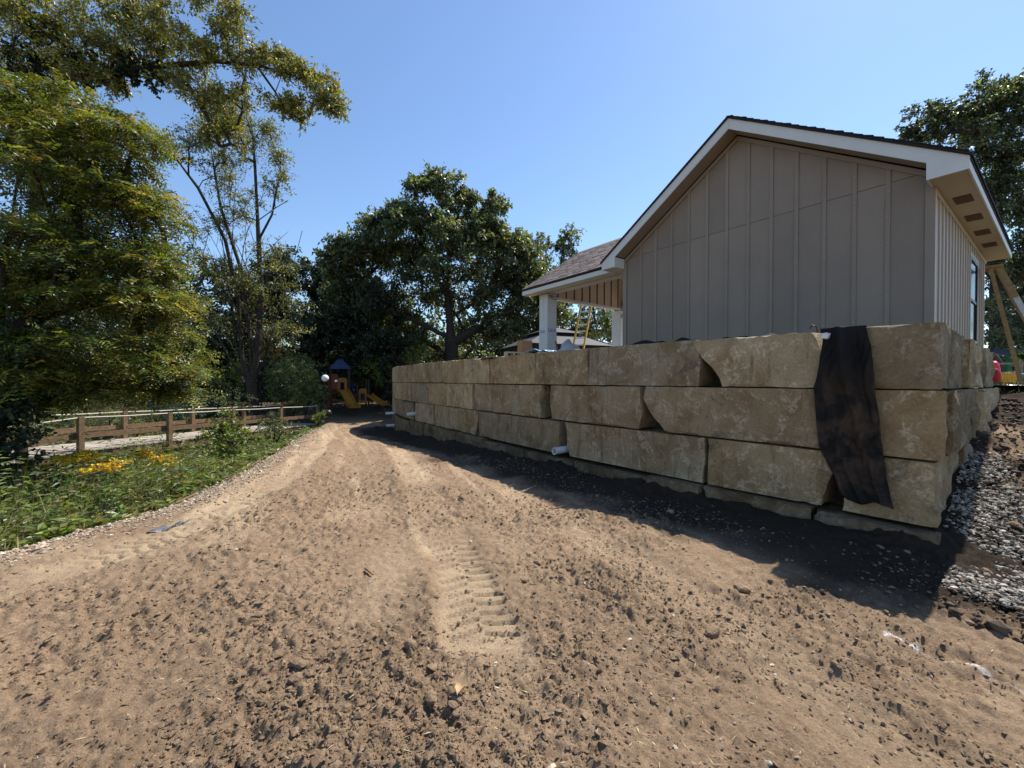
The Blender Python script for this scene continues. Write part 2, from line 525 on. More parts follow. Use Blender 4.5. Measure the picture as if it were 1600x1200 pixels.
def wall_pt(s):
    return np.array([np.interp(s, WS, WD[:, 0]), np.interp(s, WS, WD[:, 1])])
WT = np.gradient(WD, axis=0)
WT /= np.linalg.norm(WT, axis=1)[:, None]
def wall_in(s):
    """unit normal pointing into the bank"""
    t = np.array([np.interp(s, WS, WT[:, 0]), np.interp(s, WS, WT[:, 1])])
    t /= np.linalg.norm(t)
    return np.array([t[1], -t[0]])
C0 = PATH[0]
BW = np.array([0.79, 0.613]); BW /= np.linalg.norm(BW)       # line of the return wall
NW = np.array([BW[1], -BW[0]])                               # its outward side

# ------------------------------------------------------------------ ground
EDGE = np.array([(-60, -9), (-5, -4.9), (2.5, -4.75), (3.5, -4.45), (5, -4.0), (7, -4.35), (8.5, -4.9), (12, -6.2), (16, -7.7), (21, -9.3), (26, -11.5), (40, -20), (400, -200)])
def edge_x(y):
    return np.interp(y, EDGE[:, 0], EDGE[:, 1])

def track_info(x, y, pts):
    """distance to a polyline and arc length along it, signed side"""
    best = np.full(len(x), 1e9); arc = np.zeros(len(x)); side = np.zeros(len(x)); L = 0.0
    for (x0, y0), (x1, y1) in zip(pts[:-1], pts[1:]):
        dx, dy = x1 - x0, y1 - y0
        l = math.hypot(dx, dy)
        t = np.clip(((x - x0) * dx + (y - y0) * dy) / (l * l), 0, 1)
        d = np.hypot(x - x0 - t * dx, y - y0 - t * dy)
        sg = ((x - x0) * dy - (y - y0) * dx) / l
        k = d < best
        best[k] = d[k]; arc[k] = L + t[k] * l; side[k] = sg[k]
        L += l
    return best, arc, side
def spline2(pts, n=8):
    return [tuple(p) for p in catmull(np.array(pts, float), n)]
TRACK_A = spline2([(0.1, 1.5), (-.13, 2.3), (-.3, 2.95), (-.72, 4.2), (-1.35, 6), (-2.3, 8.6), (-3.7, 12), (-5.6, 16)])
TRACK_B = spline2([(-3.9, 2.0), (-3.55, 3.2), (-3.35, 4.2), (-3.45, 6), (-4.15, 8.5), (-5.3, 11.5), (-6.7, 15), (-8, 19)])
TRACK_C = spline2([(1.7, 1.5), (1.35, 2.6), (.75, 4.0), (-.1, 6.0), (-1.3, 8.4), (-2.9, 11.6)])

def base_z(x, y):
    x = np.asarray(x, float); y = np.asarray(y, float)
    z = -0.055 * np.clip(y - 8, 0, 11) + 0.06 * np.clip(y - 21, 0, 6)
    z = z - 0.07 * smooth(x, 0.8, 2.2) * smooth(y, 0.5, 1.8) * (1 - smooth(y, 2.8, 3.9))
    d = edge_x(y) - x
    creek = smooth(d, -0.25, 2.6) * 1.55 - smooth(d, 5.5, 11.0) * 1.15
    z = z - creek * (1 - smooth(y, 24, 34) * .8)
    rel_x, rel_y = x - C0[0], y - C0[1]
    t = rel_x * BW[0] + rel_y * BW[1]
    q = rel_x * NW[0] + rel_y * NW[1]
    rise = np.clip(0.33 * (t + 0.05), 0, 1.42) * smooth(q, -0.6, -0.1)
    return z + 0.04 * smooth(q, -3, -.5) * (t < 3) + rise

def soil_fields(x, y):
    da, sa, ga = track_info(x, y, TRACK_A)
    db, sb, gb = track_info(x, y, TRACK_B)
    dc, sc_, gc = track_info(x, y, TRACK_C)
    wig = .05 * vn2(x, y, 3.0, 3)
    ma = 1 - smooth(da + wig, .15, .27)
    mb = 1 - smooth(db + wig, .18, .34)
    mc = 1 - smooth(dc + wig, .15, .32)
    # stretches where the tread stayed sharp
    vis_a = smooth(y, 2.1, 2.35) * (1 - smooth(y, 3.5, 3.9)) + .55 * smooth(y, 5.6, 6.4) * (1 - smooth(y, 9, 10))
    vis_b = .8 * smooth(y, 3.2, 3.6) * (1 - smooth(y, 5.0, 5.6))
    return da, sa, ga, ma, vis_a, db, sb, gb, mb, vis_b, mc

def clod_density(x, y):
    da, sa, ga, ma, vis_a, db, sb, gb, mb, vis_b, mc = soil_fields(x, y)
    den = .42 + .8 * vn2(x, y, 1.1, 71) + .5 * vn2(x, y, 3.2, 72)
    den += .6 * np.exp(-(((x + .35) / .5) ** 2 + ((y - 2.0) / .6) ** 2)) + .5 * np.exp(-(((x - .9) / .6) ** 2 + ((y - 1.9) / .6) ** 2)) + .45 * np.exp(-(((x - .55) / .4) ** 2 + ((y - 3.3) / .5) ** 2))
    return np.clip(den * (1 - .85 * ma * np.clip(vis_a + .2, 0, 1)) * (1 - .4 * mb), 0, 1)

def soil_height(x, y, fine=True):
    z = base_z(x, y)
    da, sa, ga, ma, vis_a, db, sb, gb, mb, vis_b, mc = soil_fields(x, y)
    rough = .36 + 1.05 * clod_density(x, y)
    rough = rough * (1 - .8 * ma * np.clip(vis_a, 0, 1)) * (1 - .3 * mb) * (1 - .25 * mc)
    near_wall = smooth(np.abs(x - 3.4) + np.abs(y - 2.2), 2.2, .6)
    rough = np.clip(rough + .4 * near_wall, .1, 1.3)
    z = z + .035 * vn2(x, y, .55, 1) + .022 * vn2(x, y, 1.7, 2)
    # ruts left by wheels turning round the wall
    z = z - .03 * mc + .022 * np.exp(-((np.abs(da) - .3) / .09) ** 2) * smooth(vn2(x, y, 1.5, 14), -.4, .3)
    if fine:
        z = z + rough * (.02 * vn2(x, y, 5, 5) + .022 * np.abs(vn2(x, y, 10, 6)) + .020 * vn2(x, y, 22, 7) + .016 * vn2(x, y, 46, 8))
        def tread(s, g, w):
            ph = np.where(g > 0, 0.0, 0.5)
            slant = np.abs(g) * .3
            c = np.cos(2 * np.pi * ((s + slant) / .118 + ph))
            return smooth(c, .58, .76) * (1 - smooth(np.abs(g), w * .88, w)) * smooth(np.abs(g), .0, .012)
        z = z - .018 * ma * smooth(vis_a, 0, 1) - .036 * tread(sa, ga, .21) * np.clip(vis_a + .2, 0, 1) * smooth(vn2(x, y, 4, 12) + .4 * vn2(x, y, 11, 15), -.75, -.2)
        z = z - .02 * mb - .042 * tread(sb, gb, .24) * vis_b * smooth(vn2(x, y, 4, 13), -.5, .0)
    return z

ang_d = np.linspace(R(-56), R(56), 630)
ang_o = np.linspace(R(56), R(304), 60)[1:-1]
ANG = np.r_[ang_d, ang_o]
RAD = np.r_[np.linspace(.25, 1.25, 10)[:-1], np.exp(np.arange(math.log(1.25), math.log(13), .006)), np.exp(np.arange(math.log(13.1), math.log(60), .018)), np.exp(np.linspace(math.log(62), math.log(900), 24))]
GA, GR = np.meshgrid(ANG, RAD)
gx, gy = (GR * np.sin(GA)).ravel(), (GR * np.cos(GA)).ravel()
gz = soil_height(gx, gy)
wd = np.full(len(gx), 1e9)
for s in np.arange(0, 17, .3):
    p = wall_pt(s)
    wd = np.minimum(wd, np.hypot(gx - p[0], gy - p[1]))
gz = gz + np.exp(-(wd / .32) ** 2) * (.06 + .10 * vn2(gx, gy, 1.6, 38) + .05 * vn2(gx, gy, 6, 39))
far = smooth(np.hypot(gx, gy), 60, 120)
gz = gz * (1 - far) + far * (-0.4)
na, nr = len(ANG), len(RAD)
ii, jj = np.meshgrid(np.arange(nr - 1), np.arange(na), indexing='ij')
j2 = (jj + 1) % na
GF = np.stack([ii * na + jj, (ii + 1) * na + jj, (ii + 1) * na + j2, ii * na + j2], -1).reshape(-1, 4)[:, ::-1]
gme = fast_mesh('ground', np.stack([gx, gy, gz], 1), GF, True)
da, sa, ga, ma, vis_a, db, sb, gb, mb, vis_b, mc = soil_fields(gx, gy)
streak = vnoise(np.stack([ga * 7, sa * .55, np.zeros(len(gx))], 1), 23) + .5 * vnoise(np.stack([ga * 17, sa * 1.1, np.zeros(len(gx))], 1), 24)
dust = np.clip(.55 * smooth(streak, .1, .8) * smooth(gy, 2.5, 4.5) + .75 * ma * np.clip(vis_a + .25, 0, 1) + .4 * mb + .22 * mc + .4 * smooth(vn2(gx, gy, 1.1, 21), .3, .75), 0, 1) * (.55 + .45 * smooth(vn2(gx, gy, 8, 22), -.5, .4))
edged = edge_x(gy) - gx
relx, rely = gx - C0[0], gy - C0[1]
tt, qq = relx * BW[0] + rely * BW[1], relx * NW[0] + rely * NW[1]
# damp soil around the wall foot, widened and blackened to deepen the wall's shadow
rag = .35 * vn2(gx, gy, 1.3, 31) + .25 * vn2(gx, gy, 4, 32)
damp_and_shade = np.clip(1 - smooth(wd + rag * 1.3, .95, 1.75), 0, 1) * .93
damp_and_shade = np.maximum(damp_and_shade, smooth(qq + .5 * rag, -.25, .05) * smooth(tt + .4 * rag, -.7, .1) * smooth(vn2(gx, gy, 2.2, 33), -.75, -.2) * .92)
leafm = smooth(edged + .4 * vn2(gx, gy, 2, 34), .1, .9)
leafm = np.maximum(leafm, smooth(gy, 19.5, 24) * (gx < 3))
pt = np.array([(2.30, 2.52), (2.46, 2.28), (2.72, 1.86)])
pd, ps, pg = track_info(gx, gy, [tuple(p) for p in pt])
paint = (1 - smooth(pd + .012 * vn2(gx, gy, 25, 35), .008, .022)) * smooth(vn2(gx, gy, 7, 36), -.45, -.1)
for nm, arr in (('dust', dust * (1 - leafm)), ('damp_and_shade', damp_and_shade), ('leafmould', leafm * .9), ('paint', paint)):
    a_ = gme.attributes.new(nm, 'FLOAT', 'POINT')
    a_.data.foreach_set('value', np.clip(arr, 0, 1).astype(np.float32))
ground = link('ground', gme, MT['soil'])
tag(ground, 'bare brown graded dirt with tyre tracks', 'ground', kind='structure')

# raised yard behind the wall
tv = np.unique(np.r_[np.arange(-14, 30, .35), np.linspace(30, 300, 16), np.linspace(-200, -14, 12)])
qv = np.unique(np.r_[np.arange(-26, 16, .35), np.linspace(-300, -26, 14), np.linspace(16, 200, 12)])
TG, QG = np.meshgrid(tv, qv)
yx = C0[0] + TG.ravel() * BW[0] + QG.ravel() * NW[0]
yy = C0[1] + TG.ravel() * BW[1] + QG.ravel() * NW[1]
poly = np.vstack([WD, [(2, 27.5), (10, 29), (60, 40), (900, 300), (900, -100)], [C0 + BW * 40], [C0]])
def inside(px, py, poly):
    c = np.zeros(len(px), bool)
    n = len(poly)
    for i in range(n):
        (x0, y0), (x1, y1) = poly[i], poly[(i + 1) % n]
        k = ((y0 > py) != (y1 > py)) & (px < (x1 - x0) * (py - y0) / (y1 - y0 + 1e-12) + x0)
        c ^= k
    return c
wd2 = np.full(len(yx), 1e9)
for s in np.arange(0, WS[-1], .25):
    p = wall_pt(s)
    wd2 = np.minimum(wd2, np.hypot(yx - p[0], yy - p[1]))
ins = inside(yx, yy, poly) & (wd2 > .38)
ins &= ~((QG.ravel() > -.4) & (TG.ravel() < 4.4))
ins |= (TG.ravel() >= 4.15) & (QG.ravel() > -6) & (QG.ravel() < 60)
yz = np.full(len(yx), 1.96)
low = smooth(QG.ravel(), -2.3, -1.0) * smooth(TG.ravel(), 2.6, 4.2)
yz = yz - .5 * low + .03 * vn2(yx, yy, .8, 41)
idx = np.arange(len(yx)).reshape(TG.shape)
ok = ins.reshape(TG.shape)
cell = ok[:-1, :-1] & ok[1:, :-1] & ok[1:, 1:] & ok[:-1, 1:]
YF = np.stack([idx[:-1, :-1], idx[1:, :-1], idx[1:, 1:], idx[:-1, 1:]], -1)[cell]
yard = link('yard', fast_mesh('yard', np.stack([yx, yy, yz], 1), YF[:, ::-1], True), MT['lawn'])
tag(yard, 'raised leaf-strewn yard behind the stone wall', 'yard', kind='structure')
# soil core behind the stones
ss = np.arange(0.45, WS[-1], .4)
bv, bf = [], []
core = [(*(C0 + BW * 4.25 - NW * .38),), (*(C0 + BW * .5 - NW * .38),)] + [tuple(wall_pt(s) + wall_in(s) * .42) for s in ss[1:]]
for i, (x, y) in enumerate(core):
    bv += [(x, y, -1.2), (x, y, 1.97)]
    if i: bf.append((2 * i - 2, 2 * i, 2 * i + 1, 2 * i - 1))
me = bpy.data.meshes.new('backfill'); me.from_pydata(bv, [], bf)
tag(link('backfill_bank', me, MT['backfill']), 'dark backfill soil behind the stone blocks', 'soil', kind='structure')

# ------------------------------------------------------------------ the stone wall
wall = empty('retaining_wall', (C0[0], C0[1], 0.0))
tag(wall, 'long curved dry-stacked retaining wall of tan limestone blocks', 'stone wall')
def edge_coords(L, R_, step):
    n = max(2, int(round((L - 2 * R_) / step)))
    return np.r_[0, R_ * .35, np.linspace(R_, L - R_, n + 1), L - R_ * .35, L]
def lattice_box(xs, ys, zs):
    nx, ny, nz = len(xs), len(ys), len(zs)
    ids, V, F = {}, [], []
    def vid(i, j, k):
        key = (i, j, k)
        if key not in ids:
            ids[key] = len(V); V.append((xs[i], ys[j], zs[k]))
        return ids[key]
    for i in range(nx - 1):
        for k in range(nz - 1):
            F.append((vid(i, 0, k), vid(i + 1, 0, k), vid(i + 1, 0, k + 1), vid(i, 0, k + 1)))
            F.append((vid(i, ny - 1, k), vid(i, ny - 1, k + 1), vid(i + 1, ny - 1, k + 1), vid(i + 1, ny - 1, k)))
    for j in range(ny - 1):
        for k in range(nz - 1):
            F.append((vid(0, j, k), vid(0, j, k + 1), vid(0, j + 1, k + 1), vid(0, j + 1, k)))
            F.append((vid(nx - 1, j, k), vid(nx - 1, j + 1, k), vid(nx - 1, j + 1, k + 1), vid(nx - 1, j, k + 1)))
    for i in range(nx - 1):
        for j in range(ny - 1):
            F.append((vid(i, j, 0), vid(i, j + 1, 0), vid(i + 1, j + 1, 0), vid(i + 1, j, 0)))
            F.append((vid(i, j, nz - 1), vid(i + 1, j, nz - 1), vid(i + 1, j + 1, nz - 1), vid(i, j + 1, nz - 1)))
    return np.array(V), np.array(F)

blk_i = [0]
def block(p0, p1, inward, z0, z1, depth=.75, prof0=(), prof1=(), out=0.0, rough=.016, end_rough=0.0, Rr=.028, step=.07, label=None, mat='stone'):
    """a stone between plan points p0 and p1 (front face), going inward by depth; prof0 / prof1: (height 0..1, inset) lists for its two ends"""
    blk_i[0] += 1
    sd_ = blk_i[0]
    p0, p1 = np.asarray(p0, float), np.asarray(p1, float)
    ex = p1 - p0
    L = np.linalg.norm(ex) - .012 - random.choice((0, 0, .008, .02))
    ex /= np.linalg.norm(ex)
    ey = np.asarray(inward, float)
    ey = ey - ex * ey.dot(ex); ey /= np.linalg.norm(ey)
    H = z1 - z0 - .010 - random.choice((0, .002, .006, .012))
    V, F = lattice_box(edge_coords(L, Rr, step), edge_coords(depth, Rr, max(step, .1)), edge_coords(H, Rr, step))
    h = np.array([L, depth, H]) / 2
    p = V - h
    q = np.clip(p, -(h - Rr), h - Rr)
    d = p - q
    ln = np.linalg.norm(d, axis=1)
    nrm = d / (ln[:, None] + 1e-9)
    e = (np.abs(d) > 1e-6).sum(1) > 1
    chip = vnoise(V * 4.2 + sd_ * 3.1, 5) + .5 * vnoise(V * 12 + sd_ * 1.7, 6)
    km = smooth(chip, .2, .65)[:, None] * .95 + .05
    pr_ = q + nrm * (Rr * (1 - .35 * e))[:, None]
    p = p * (1 - km) + pr_ * km
    # relief
    W = V + sd_ * 5.37
    lowf = vnoise(W * 1.7, 1) * 1.0 + .55 * vnoise(W * 5, 2) + .3 * vnoise(W * 14, 3) - .9 * smooth(vnoise(W * 2.6 + 9, 8), .35, .6)
    amp = np.full(len(V), rough)
    if end_rough:
        k = smooth(-nrm[:, 0], .3, .9)
        g = vnoise(np.stack([W[:, 0] * 6, W[:, 1] * 9, W[:, 2] * 1.6], 1), 9) + .6 * vnoise(W * 9, 10)
        p[:, 0] -= k * end_rough * g
    if rough > .02:
        g = vnoise(np.stack([W[:, 0] * 8, W[:, 1] * 8, W[:, 2] * 1.5], 1), 9) + .6 * vnoise(W * 8, 10)
        lowf = .5 * lowf + g
    top = nrm[:, 2] > .5
    amp = np.where(np.abs(nrm[:, 2]) > .6, np.minimum(amp, .005), amp)
    p = p + nrm * (amp * lowf)[:, None]
    p = p + h
    v = p[:, 2] / H
    if len(prof0):
        pr = np.array(prof0); ins_ = np.interp(v, pr[:, 0], pr[:, 1]) + .012 * vnoise(np.stack([v * 9, v * 0, V[:, 1] * 4 + sd_], 1), 4)
        u = np.clip(1 - p[:, 0] / L, 0, 1)
        p[:, 0] += ins_ * u ** 1.0
    if len(prof1):
        pr = np.array(prof1); ins_ = np.interp(v, pr[:, 0], pr[:, 1]) + .012 * vnoise(np.stack([v * 9, v * 0, V[:, 1] * 4 + sd_], 1), 6)
        u = np.clip(p[:, 0] / L, 0, 1)
        p[:, 0] -= ins_ * u ** 1.0
    # tops are wavy where the stone split
    o = p0 - ey * out
    X = o[0] + p[:, 0] * ex[0] + p[:, 1] * ey[0] - C0[0]
    Y = o[1] + p[:, 0] * ex[1] + p[:, 1] * ey[1] - C0[1]
    Z = z0 + .005 + p[:, 2]
    if np.cross(ex, ey) < 0: F = F[:, ::-1]
    bme = fast_mesh('limestone_block', np.stack([X, Y, Z], 1), F, True)
    bme.set_sharp_from_angle(angle=R(28))
    ob = link('limestone_block', bme, MT[mat], wall)
    if label: ob['label'] = label
    return ob

def wb(s0, s1, z0, z1, **kw):
    block(wall_pt(s0), wall_pt(s1), wall_in((s0 + s1) / 2), z0, z1, **kw)
Z1, Z2, Z3, Z4 = 2.045, 1.44, .815, .222
# top course
wb(0.0, .80, Z2, Z1, depth=1.8, end_rough=.035, prof1=[(0, .0), (1, .03)])
wb(.84, 2.2, Z2, Z1, prof0=[(0, .0), (.6, .01), (1, .10)], prof1=[(0, .34), (.25, .27), (.62, .1), (.85, .0), (1, -.03)], label='big block with its lower corner broken away')
wb(2.12, 3.99, Z2, Z1, prof0=[(0, .02), (.5, .0), (.75, .02), (1, .07)])
wb(3.99, 5.35, Z2, Z1, prof0=[(0, .0), (1, .02)])
wb(5.35, 7.02, Z2, Z1)
wb(7.02, 8.3, Z2, Z1, prof0=[(0, .0), (1, .05)])
wb(8.3, 9.67, Z2, Z1)
wb(9.67, 11.48, Z2, Z1, prof0=[(0, .06), (.12, .0), (1, .0)])
a = 11.48
for ln in (1.3, 1.4, 1.2, 1.5, 1.3, 1.4, 1.4, 1.3, 1.2):
    wb(a, a + ln, Z2, Z1, step=.12); a += ln
# second course
wb(0.0, .86, Z3, Z2, depth=.42, end_rough=.03, out=.0)
wb(.86, 2.98, Z3, Z2, prof1=[(0, .36), (.22, .26), (.45, .12), (.75, .02), (1, .06)], label='long block with a chamfered broken lower corner')
wb(3.0, 4.96, Z3, Z2, prof0=[(0, .03), (.3, -.02), (1, .0)], prof1=[(0, .03), (.5, .0), (1, .05)])
wb(5.16, 7.72, Z3, Z2, prof0=[(0, .02), (.5, .07), (1, .0)])
wb(7.82, 9.4, Z3, Z2, prof0=[(0, .0), (.5, .06), (1, .0)])
wb(9.4, 10.72, Z3, Z2)
a = 10.72
for ln in (1.65, 1.3, 1.3, 1.4, 1.3, 1.5, 1.2, 1.4, 1.3):
    wb(a, a + ln, Z3, Z2, step=.12); a += ln
# third course
wb(0.02, .70, Z4, Z3, depth=1.5, end_rough=.04, prof1=[(0, .0), (.4, .03), (1, .02)])
wb(.74, 2.02, Z4, Z3, prof0=[(0, .10), (.3, .06), (.7, .0), (1, .0)])
wb(2.06, 4.55, Z4, Z3, prof0=[(0, .02), (.5, .0), (1, .0)], prof1=[(0, .12), (.5, .03), (1, .0)])
wb(4.64, 7.5, Z4, Z3, prof0=[(0, .03), (1, .0)])
wb(7.55, 10.2, Z4, Z3, prof0=[(0, .14), (.4, .04), (1, .0)], prof1=[(0, .05), (.4, .0), (1, .02)])
wb(10.26, 11.84, Z4, Z3)
a = 12.06
for ln in (1.3, 1.4, 1.3, 1.4, 1.3, 1.5, 1.4):
    wb(a, a + ln, Z4, Z3, step=.12); a += ln
# footing course, standing a little proud of the rest
a = -.03
for ln, o_ in ((.95, .05), (1.15, .07), (.75, .1), (1.5, .06), (1.3, .08), (1.6, .05), (1.4, .05), (1.15, .04), (1.3, .03), (1.2, .02), (1.3, .0), (1.4, .0), (1.3, 0), (1.3, 0), (1.3, 0)):
    wb(a, a + ln, -.42, Z4 - .006 - random.choice((0, 0, .02, .045)), out=o_ + random.uniform(-.03, .04), rough=.03, Rr=.06, step=.07, mat='stone_dirty'); a += ln
a = 9.0
for ln in (1.5, 1.3, 1.4, 1.3, 1.4, 1.3, 1.4):
    wb(a, a + ln, -.98, -.43, step=.14); a += ln
# return wall at the corner, rough split faces
def rb(t0, t1, z0, z1, **kw):
    block(C0 + BW * t0, C0 + BW * t1, -NW, z0, z1, rough=.042, Rr=.03, step=.055, **kw)
rb(1.84, 3.05, Z2, Z1 - .03, out=.05)
rb(3.1, 4.35, Z2, Z1 - .06, out=.08)
rb(.5, 2.5, Z3, Z2, out=.03)
rb(2.55, 4.5, Z3, Z2, out=.12)
rb(1.54, 3.1, Z4, Z3, out=.0)
rb(3.1, 4.4, Z4, Z3, out=.05)
rb(.95, 2.8, -.42, Z4 - .006, out=.0)

# ------------------------------------------------------------------ the house
TH = .6366
KH = 1.06
HC = (6.27, 6.17)
A_ = np.array([-math.sin(TH), math.cos(TH)]); B_ = np.array([math.cos(TH), math.sin(TH)])
def hp(b, a, z):
    return np.array([HC[0] + a * A_[0] + b * B_[0], HC[1] + a * A_[1] + b * B_[1], z])
house = empty('house', (HC[0], HC[1], 0.0), TH)
tag(house, 'taupe board-and-batten house with white gable trim and open porch, under construction', 'house')
W_, LH, OV, EV, ZP, SL, FH = 5.67, 6.2, .41, .40, 6.72, .66, .175
FLOOR, SEAM = 2.2, 4.67
def roof_z(a): return ZP - abs(a - W_ / 2) * SL
ZE = roof_z(-EV)
def part(name, mat, fn, bevel=0.0, parent=house, smooth_=False):
    mb = MB(); fn(mb)
    return mb.build(name, MT[mat], parent, smooth_, bevel)
part('foundation', 'concrete', lambda m: m.box(.03, LH - .03, .03, W_ - .03, 1.6, FLOOR))
zin = .20
part('wall', 'trim_taupe', lambda m: m.prism([(.02, FLOOR + .002), (W_ - .02, FLOOR + .002), (W_ - .02, roof_z(W_) - zin), (W_ / 2, ZP - zin), (.02, roof_z(0) - zin)], 0, .02, LH - .02))
# gable siding: panels and battens
BAY = .43
nb = int(round((W_ - .18) / BAY))
edges = np.linspace(.09, W_ - .09, nb + 1)
for i in range(nb):
    a0, a1 = edges[i] + .003, edges[i + 1] - .003
    part('siding_panel', 'siding', lambda m: m.box(.004, .021, a0, a1, FLOOR + .02, SEAM - .004))
    def up_(m):
        ztop = lambda a: roof_z(a) - zin + .0
        pts = [(a0, SEAM + .006), (a1, SEAM + .006)]
        if min(ztop(a0), ztop(a1)) < SEAM + .02:
            za, zb = max(ztop(a0), SEAM + .008), max(ztop(a1), SEAM + .008)
            if max(za, zb) < SEAM + .03: return
        else: za, zb = ztop(a0), ztop(a1)
        top = [(a1, zb)]
        if a0 < W_ / 2 < a1: top.append((W_ / 2, ztop(W_ / 2)))
        top.append((a0, za))
        m.prism(pts + top, 0, .004, .021)
    mb = MB(); up_(mb)
    if mb.n: mb.build('siding_panel', MT['siding'], house)
for i in range(1, nb):
    a = edges[i]
    part('batten', 'trim_taupe', lambda m: m.prism([(a - .032, FLOOR + .02), (a + .032, FLOOR + .02), (a + .032, roof_z(a + .032) - zin - .01), (a - .032, roof_z(a - .032) - zin - .01)], 0, -.017, .0035), .003)
mbn = MB()
for i in range(1, nb):
    for zz in np.arange(FLOOR + .3, roof_z(edges[i]) - .35, .405):
        a_n = edges[i] + random.uniform(-.012, .012); z_n = zz + random.uniform(-.03, .03)
        mbn.box(-.0185, -.0172, a_n - .006, a_n + .006, z_n - .006, z_n + .006)
nails = mbn.build('nail_heads', MT['plastic_grey'], house); nails['kind'] = 'stuff'
part('corner_trim', 'trim_taupe', lambda m: m.box(-.024, .0, -.0235, .088, FLOOR, roof_z(0) - zin - .08), .003)
part('corner_trim', 'trim_taupe', lambda m: m.box(-.024, .0, W_ - .088, W_ + .0235, FLOOR, roof_z(W_) - zin - .08), .003)
part('corner_trim', 'batten_tan', lambda m: m.box(.002, .085, -.024, -.001, FLOOR, ZE - FH - .004), .003)
# rake frieze boards close under the soffit
for sgn in (0, 1):
    f = (lambda a: a) if sgn == 0 else (lambda a: W_ - a)
    part('frieze_board', 'trim_taupe', lambda m: m.prism([(f(.0), roof_z(0) - .30), (f(W_ / 2 - .002), ZP - .30), (f(W_ / 2 - .002), ZP - .215), (f(.0), roof_z(0) - .215)], 0, -.030, -.019))
# side wall panels and battens: paler than the gable, lit look put into the colour
nbs = int(round((LH - .12) / .31))
eb = np.linspace(.09, LH - .06, nbs + 1)
ZW = ZE - FH
WB0, WB1, WZ0, WZ1 = 3.62, 4.66, 2.35, 4.06
for i in range(nbs):
    b0, b1 = eb[i] + .003, eb[i + 1] - .003
    if b1 > WB0 - .06 and b0 < WB1 + .06:
        part('siding_panel', 'soffit', lambda m: m.box(b0, b1, -.004, .017, WZ1 + .09, ZW - .004))
    else:
        part('siding_panel', 'soffit', lambda m: m.box(b0, b1, -.004, .017, FLOOR + .02, ZW - .004))
for i in range(1, nbs):
    b = eb[i]
    z0 = WZ1 + .1 if WB0 - .08 < b < WB1 + .08 else FLOOR + .02
    part('batten', 'soffit', lambda m: m.box(b - .03, b + .03, -.024, -.0045, z0, ZW - .09), .003)
part('frieze_board', 'soffit', lambda m: m.box(.09, LH - .02, -.028, -.005, ZW - .085, ZW - .003), .003)
win = part('window', 'black_frame', lambda m: m.box(WB0, WB0 + .05, -.03, .02, WZ0, WZ1).box(WB1 - .05, WB1, -.03, .02, WZ0, WZ1).box(WB0 + .05, WB1 - .05, -.03, .02, WZ0, WZ0 + .05).box(WB0 + .05, WB1 - .05, -.03, .02, WZ1 - .05, WZ1).box(WB0 + .05, WB1 - .05, -.02, .02, 3.18, 3.24))
part('pane', 'glass', lambda m: m.box(WB0 + .05, WB1 - .05, -.012, .012, 3.24, WZ1 - .05), parent=win)
part('pane', 'glass', lambda m: m.box(WB0 + .05, WB1 - .05, -.002, .015, WZ0 + .05, 3.18), parent=win)
part('window_casing', 'soffit', lambda m: m.box(WB0 - .075, WB0 - .001, -.032, -.001, WZ0, WZ1 + .08).box(WB1 + .001, WB1 + .075, -.032, -.001, WZ0, WZ1 + .08).box(WB0 - .001, WB1 + .001, -.032, -.001, WZ1 + .002, WZ1 + .08), parent=win)
# roof: deck slopes, barge boards, soffits
for sgn in (0, 1):
    f = (lambda a: a) if sgn == 0 else (lambda a: W_ - a)
    e0 = -EV - .03
    part('roof_slope', 'shingle_edge', lambda m: m.prism([(f(e0), roof_z(e0) + .004), (f(W_ / 2 - .001), ZP + .004), (f(W_ / 2 - .001), ZP + .044), (f(e0), roof_z(e0) + .044)], 0, -OV - .035, LH + .2))
    part('rake_soffit', 'trim_taupe', lambda m: m.prism([(f(.03), roof_z(.03) - .185), (f(W_ / 2 - .001), ZP - .185), (f(W_ / 2 - .001), ZP - .005), (f(.03), roof_z(.03) - .005)], 0, -OV + .026, -.032))
    part('barge_board', 'white_trim', lambda m: m.prism([(f(-EV), ZE), (f(W_ / 2 - .0015), ZP), (f(W_ / 2 - .0015), ZP - .205), (f(.02), roof_z(.02) - .205), (f(.02), ZE - FH), (f(-EV), ZE - FH)], 0, -OV, -OV + .024))
    part('soffit_return', 'white_trim', lambda m: m.box(-OV + .026, -.034, min(f(.0), f(.022)), max(f(.0), f(.022)), ZE - FH + .003, roof_z(0) - .19))
    part('soffit', 'soffit', lambda m: m.box(-OV + .026, LH + .14, min(f(-.003), f(-EV + .022)), max(f(-.003), f(-EV + .022)), ZE - FH + .012, ZE - FH + .03))
    part('fascia_board', 'white_trim', lambda m: m.box(-OV + .026, LH + .15, min(f(-EV), f(-EV + .02)), max(f(-EV), f(-EV + .02)), ZE - FH, ZE - .006))
    part('drip_edge', 'shingle_edge', lambda m: m.box(-OV + .03, LH + .17, min(f(-EV - .012), f(-EV - .002)), max(f(-EV - .012), f(-EV - .002)), ZE - .05, ZE + .0), 0)
    part('roof_slope', 'roof_grey', lambda m: m.prism([(f(.03), roof_z(.03) - .185), (f(W_ / 2 - .001), ZP - .185), (f(W_ / 2 - .001), ZP - .003), (f(.03), roof_z(.03) - .003)], 0, LH + .0, LH + .15))
